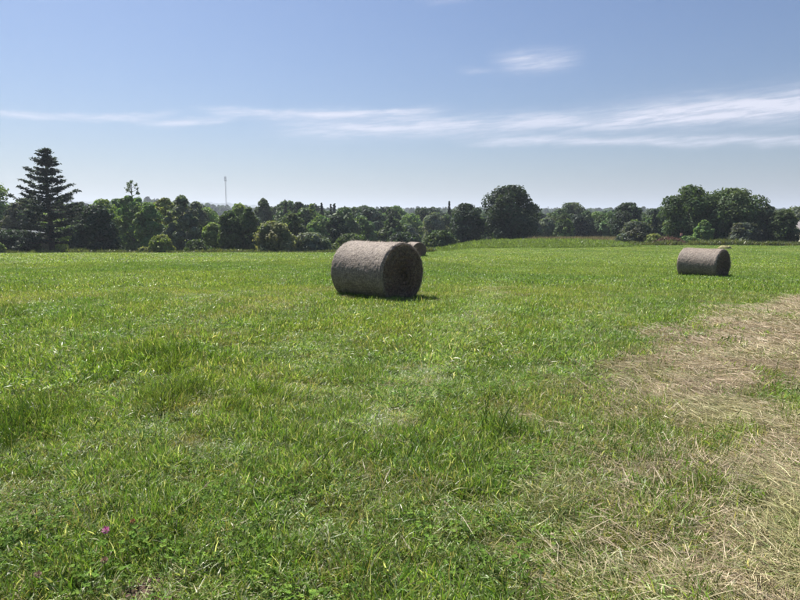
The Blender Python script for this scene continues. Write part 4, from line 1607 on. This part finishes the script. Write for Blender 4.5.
# clover flowers and single dry stalks in the foreground
def flower(px, py, col, label, size=1.0):
    p = ground_at(px, py + 6)
    z = H(*p)
    hh = 0.105
    root = thing('clover_flower', label, 'flower', (p[0], p[1], z), 0, 'clover flowers in the foreground grass')
    link('stem', Acc().add(*tube([(0, 0, -.01), (.004, 0, hh * .5), (0, 0, hh)], [.0016, .0014, .0012], 5)).mesh('stem'), noise_mat('flower_stem', (0.08, 0.14, 0.03), (0.10, 0.17, 0.04), 20, .6), root)
    r = np.random.default_rng(int(px))
    n = 120
    d = sph(r, n)
    P = d * np.array([.010, .010, .010]) * size + np.array([0, 0, hh])
    s = .012 * size
    V = []
    for k in range(n):
        u = np.cross(d[k], [.3, .2, .9])
        u /= np.linalg.norm(u)
        V += [P[k] - u * .0016, P[k] + u * .0016, P[k] + d[k] * s + np.array([0, 0, .004]) + u * .0012, P[k] + d[k] * s + np.array([0, 0, .004]) - u * .0012]
    me = new_mesh('flower_head', np.array(V), np.arange(n * 4).reshape(n, 4), np.array([col]) * r.uniform(.8, 1.2, (n, 1)))
    h_ = link('flower_head', me, M_BSTRAW, root)
    set_leaf(h_, (1, 1, 1))


flower(107, 545, (0.50, 0.15, 0.36), 'bright pink clover flower among the clover at lower left', 0.85)
flower(134, 536, (0.33, 0.17, 0.09), 'faded orange-brown clover head right of the pink one', 0.6)
flower(106, 577, (0.26, 0.17, 0.12), 'withered brownish clover head below the pink one', 0.75)
flower(40, 592, (0.28, 0.20, 0.15), 'withered pale clover head near the bottom left corner', 0.7)


def stalk(a, b, label, wid=0.0024):
    p, q = ground_at(*a), ground_at(*b)
    za, zb = H(*p) + .09, H(*q) + .05
    m = (p + q) / 2
    root = thing('dry_stalk', label, 'stalk', (m[0], m[1], H(*m)))
    o = np.array([m[0], m[1], H(*m)])
    A = Acc()
    P0, P1 = np.array([*p, za]) - o, np.array([*q, zb]) - o
    mid = (P0 + P1) / 2 + np.array([.018, 0, .01])
    A.add(*tube([P0, mid, P1], [wid * .5, wid * .55, wid * .6], 6))
    link('stem', A.mesh('stem', True), noise_mat('pale_stalk', (0.42, 0.38, 0.25), (0.52, 0.47, 0.33), 30, .55), root)
    r = np.random.default_rng(int(a[0]))
    n = 40
    f = r.uniform(0, .22, n)[:, None]
    P = P0 * (1 - f) + mid * f + r.normal(0, .003, (n, 3))
    V, F = leaf_quads(r, P, r.normal(0, 1, (n, 3)), .006, 2.2)
    s_ = link('seed_head', new_mesh('seed_head', V, F, np.array([(0.5, 0.44, 0.3)]) * r.uniform(.8, 1.2, (n, 1))), M_BSTRAW, root)
    set_leaf(s_, (1, 1, 1))


stalk((444, 517), (476, 549), 'long pale dry stalk lying over clover at bottom centre')
stalk((551, 551), (557, 572), 'short pale dry stalk where green turf meets the hay', .0028)
stalk((210, 498), (160, 530), 'thin tan stalk slanting right of the pink clover flower', .0022)


# ------------------------------------------------------------------ haze
def build_haze():
    A = Acc().box((-9300, -9300, -40), (9300, 9300, 150))
    m = bpy.data.materials.new('haze_air')
    m.use_nodes = True
    t = NT(m.node_tree)
    v = t.n('ShaderNodeVolumePrincipled')
    v.inputs['Color'].default_value = (0.78, 0.87, 1.0, 1)
    v.inputs['Density'].default_value = 0.00026
    v.inputs['Anisotropy'].default_value = 0.25
    o = t.n('ShaderNodeOutputMaterial')
    t.l(v.outputs[0], o.inputs['Volume'])
    h = link('haze', A.mesh('haze'), m)
    tag(h, 'thin bluish summer haze over the far hills', 'haze', None, 'stuff')


build_haze()
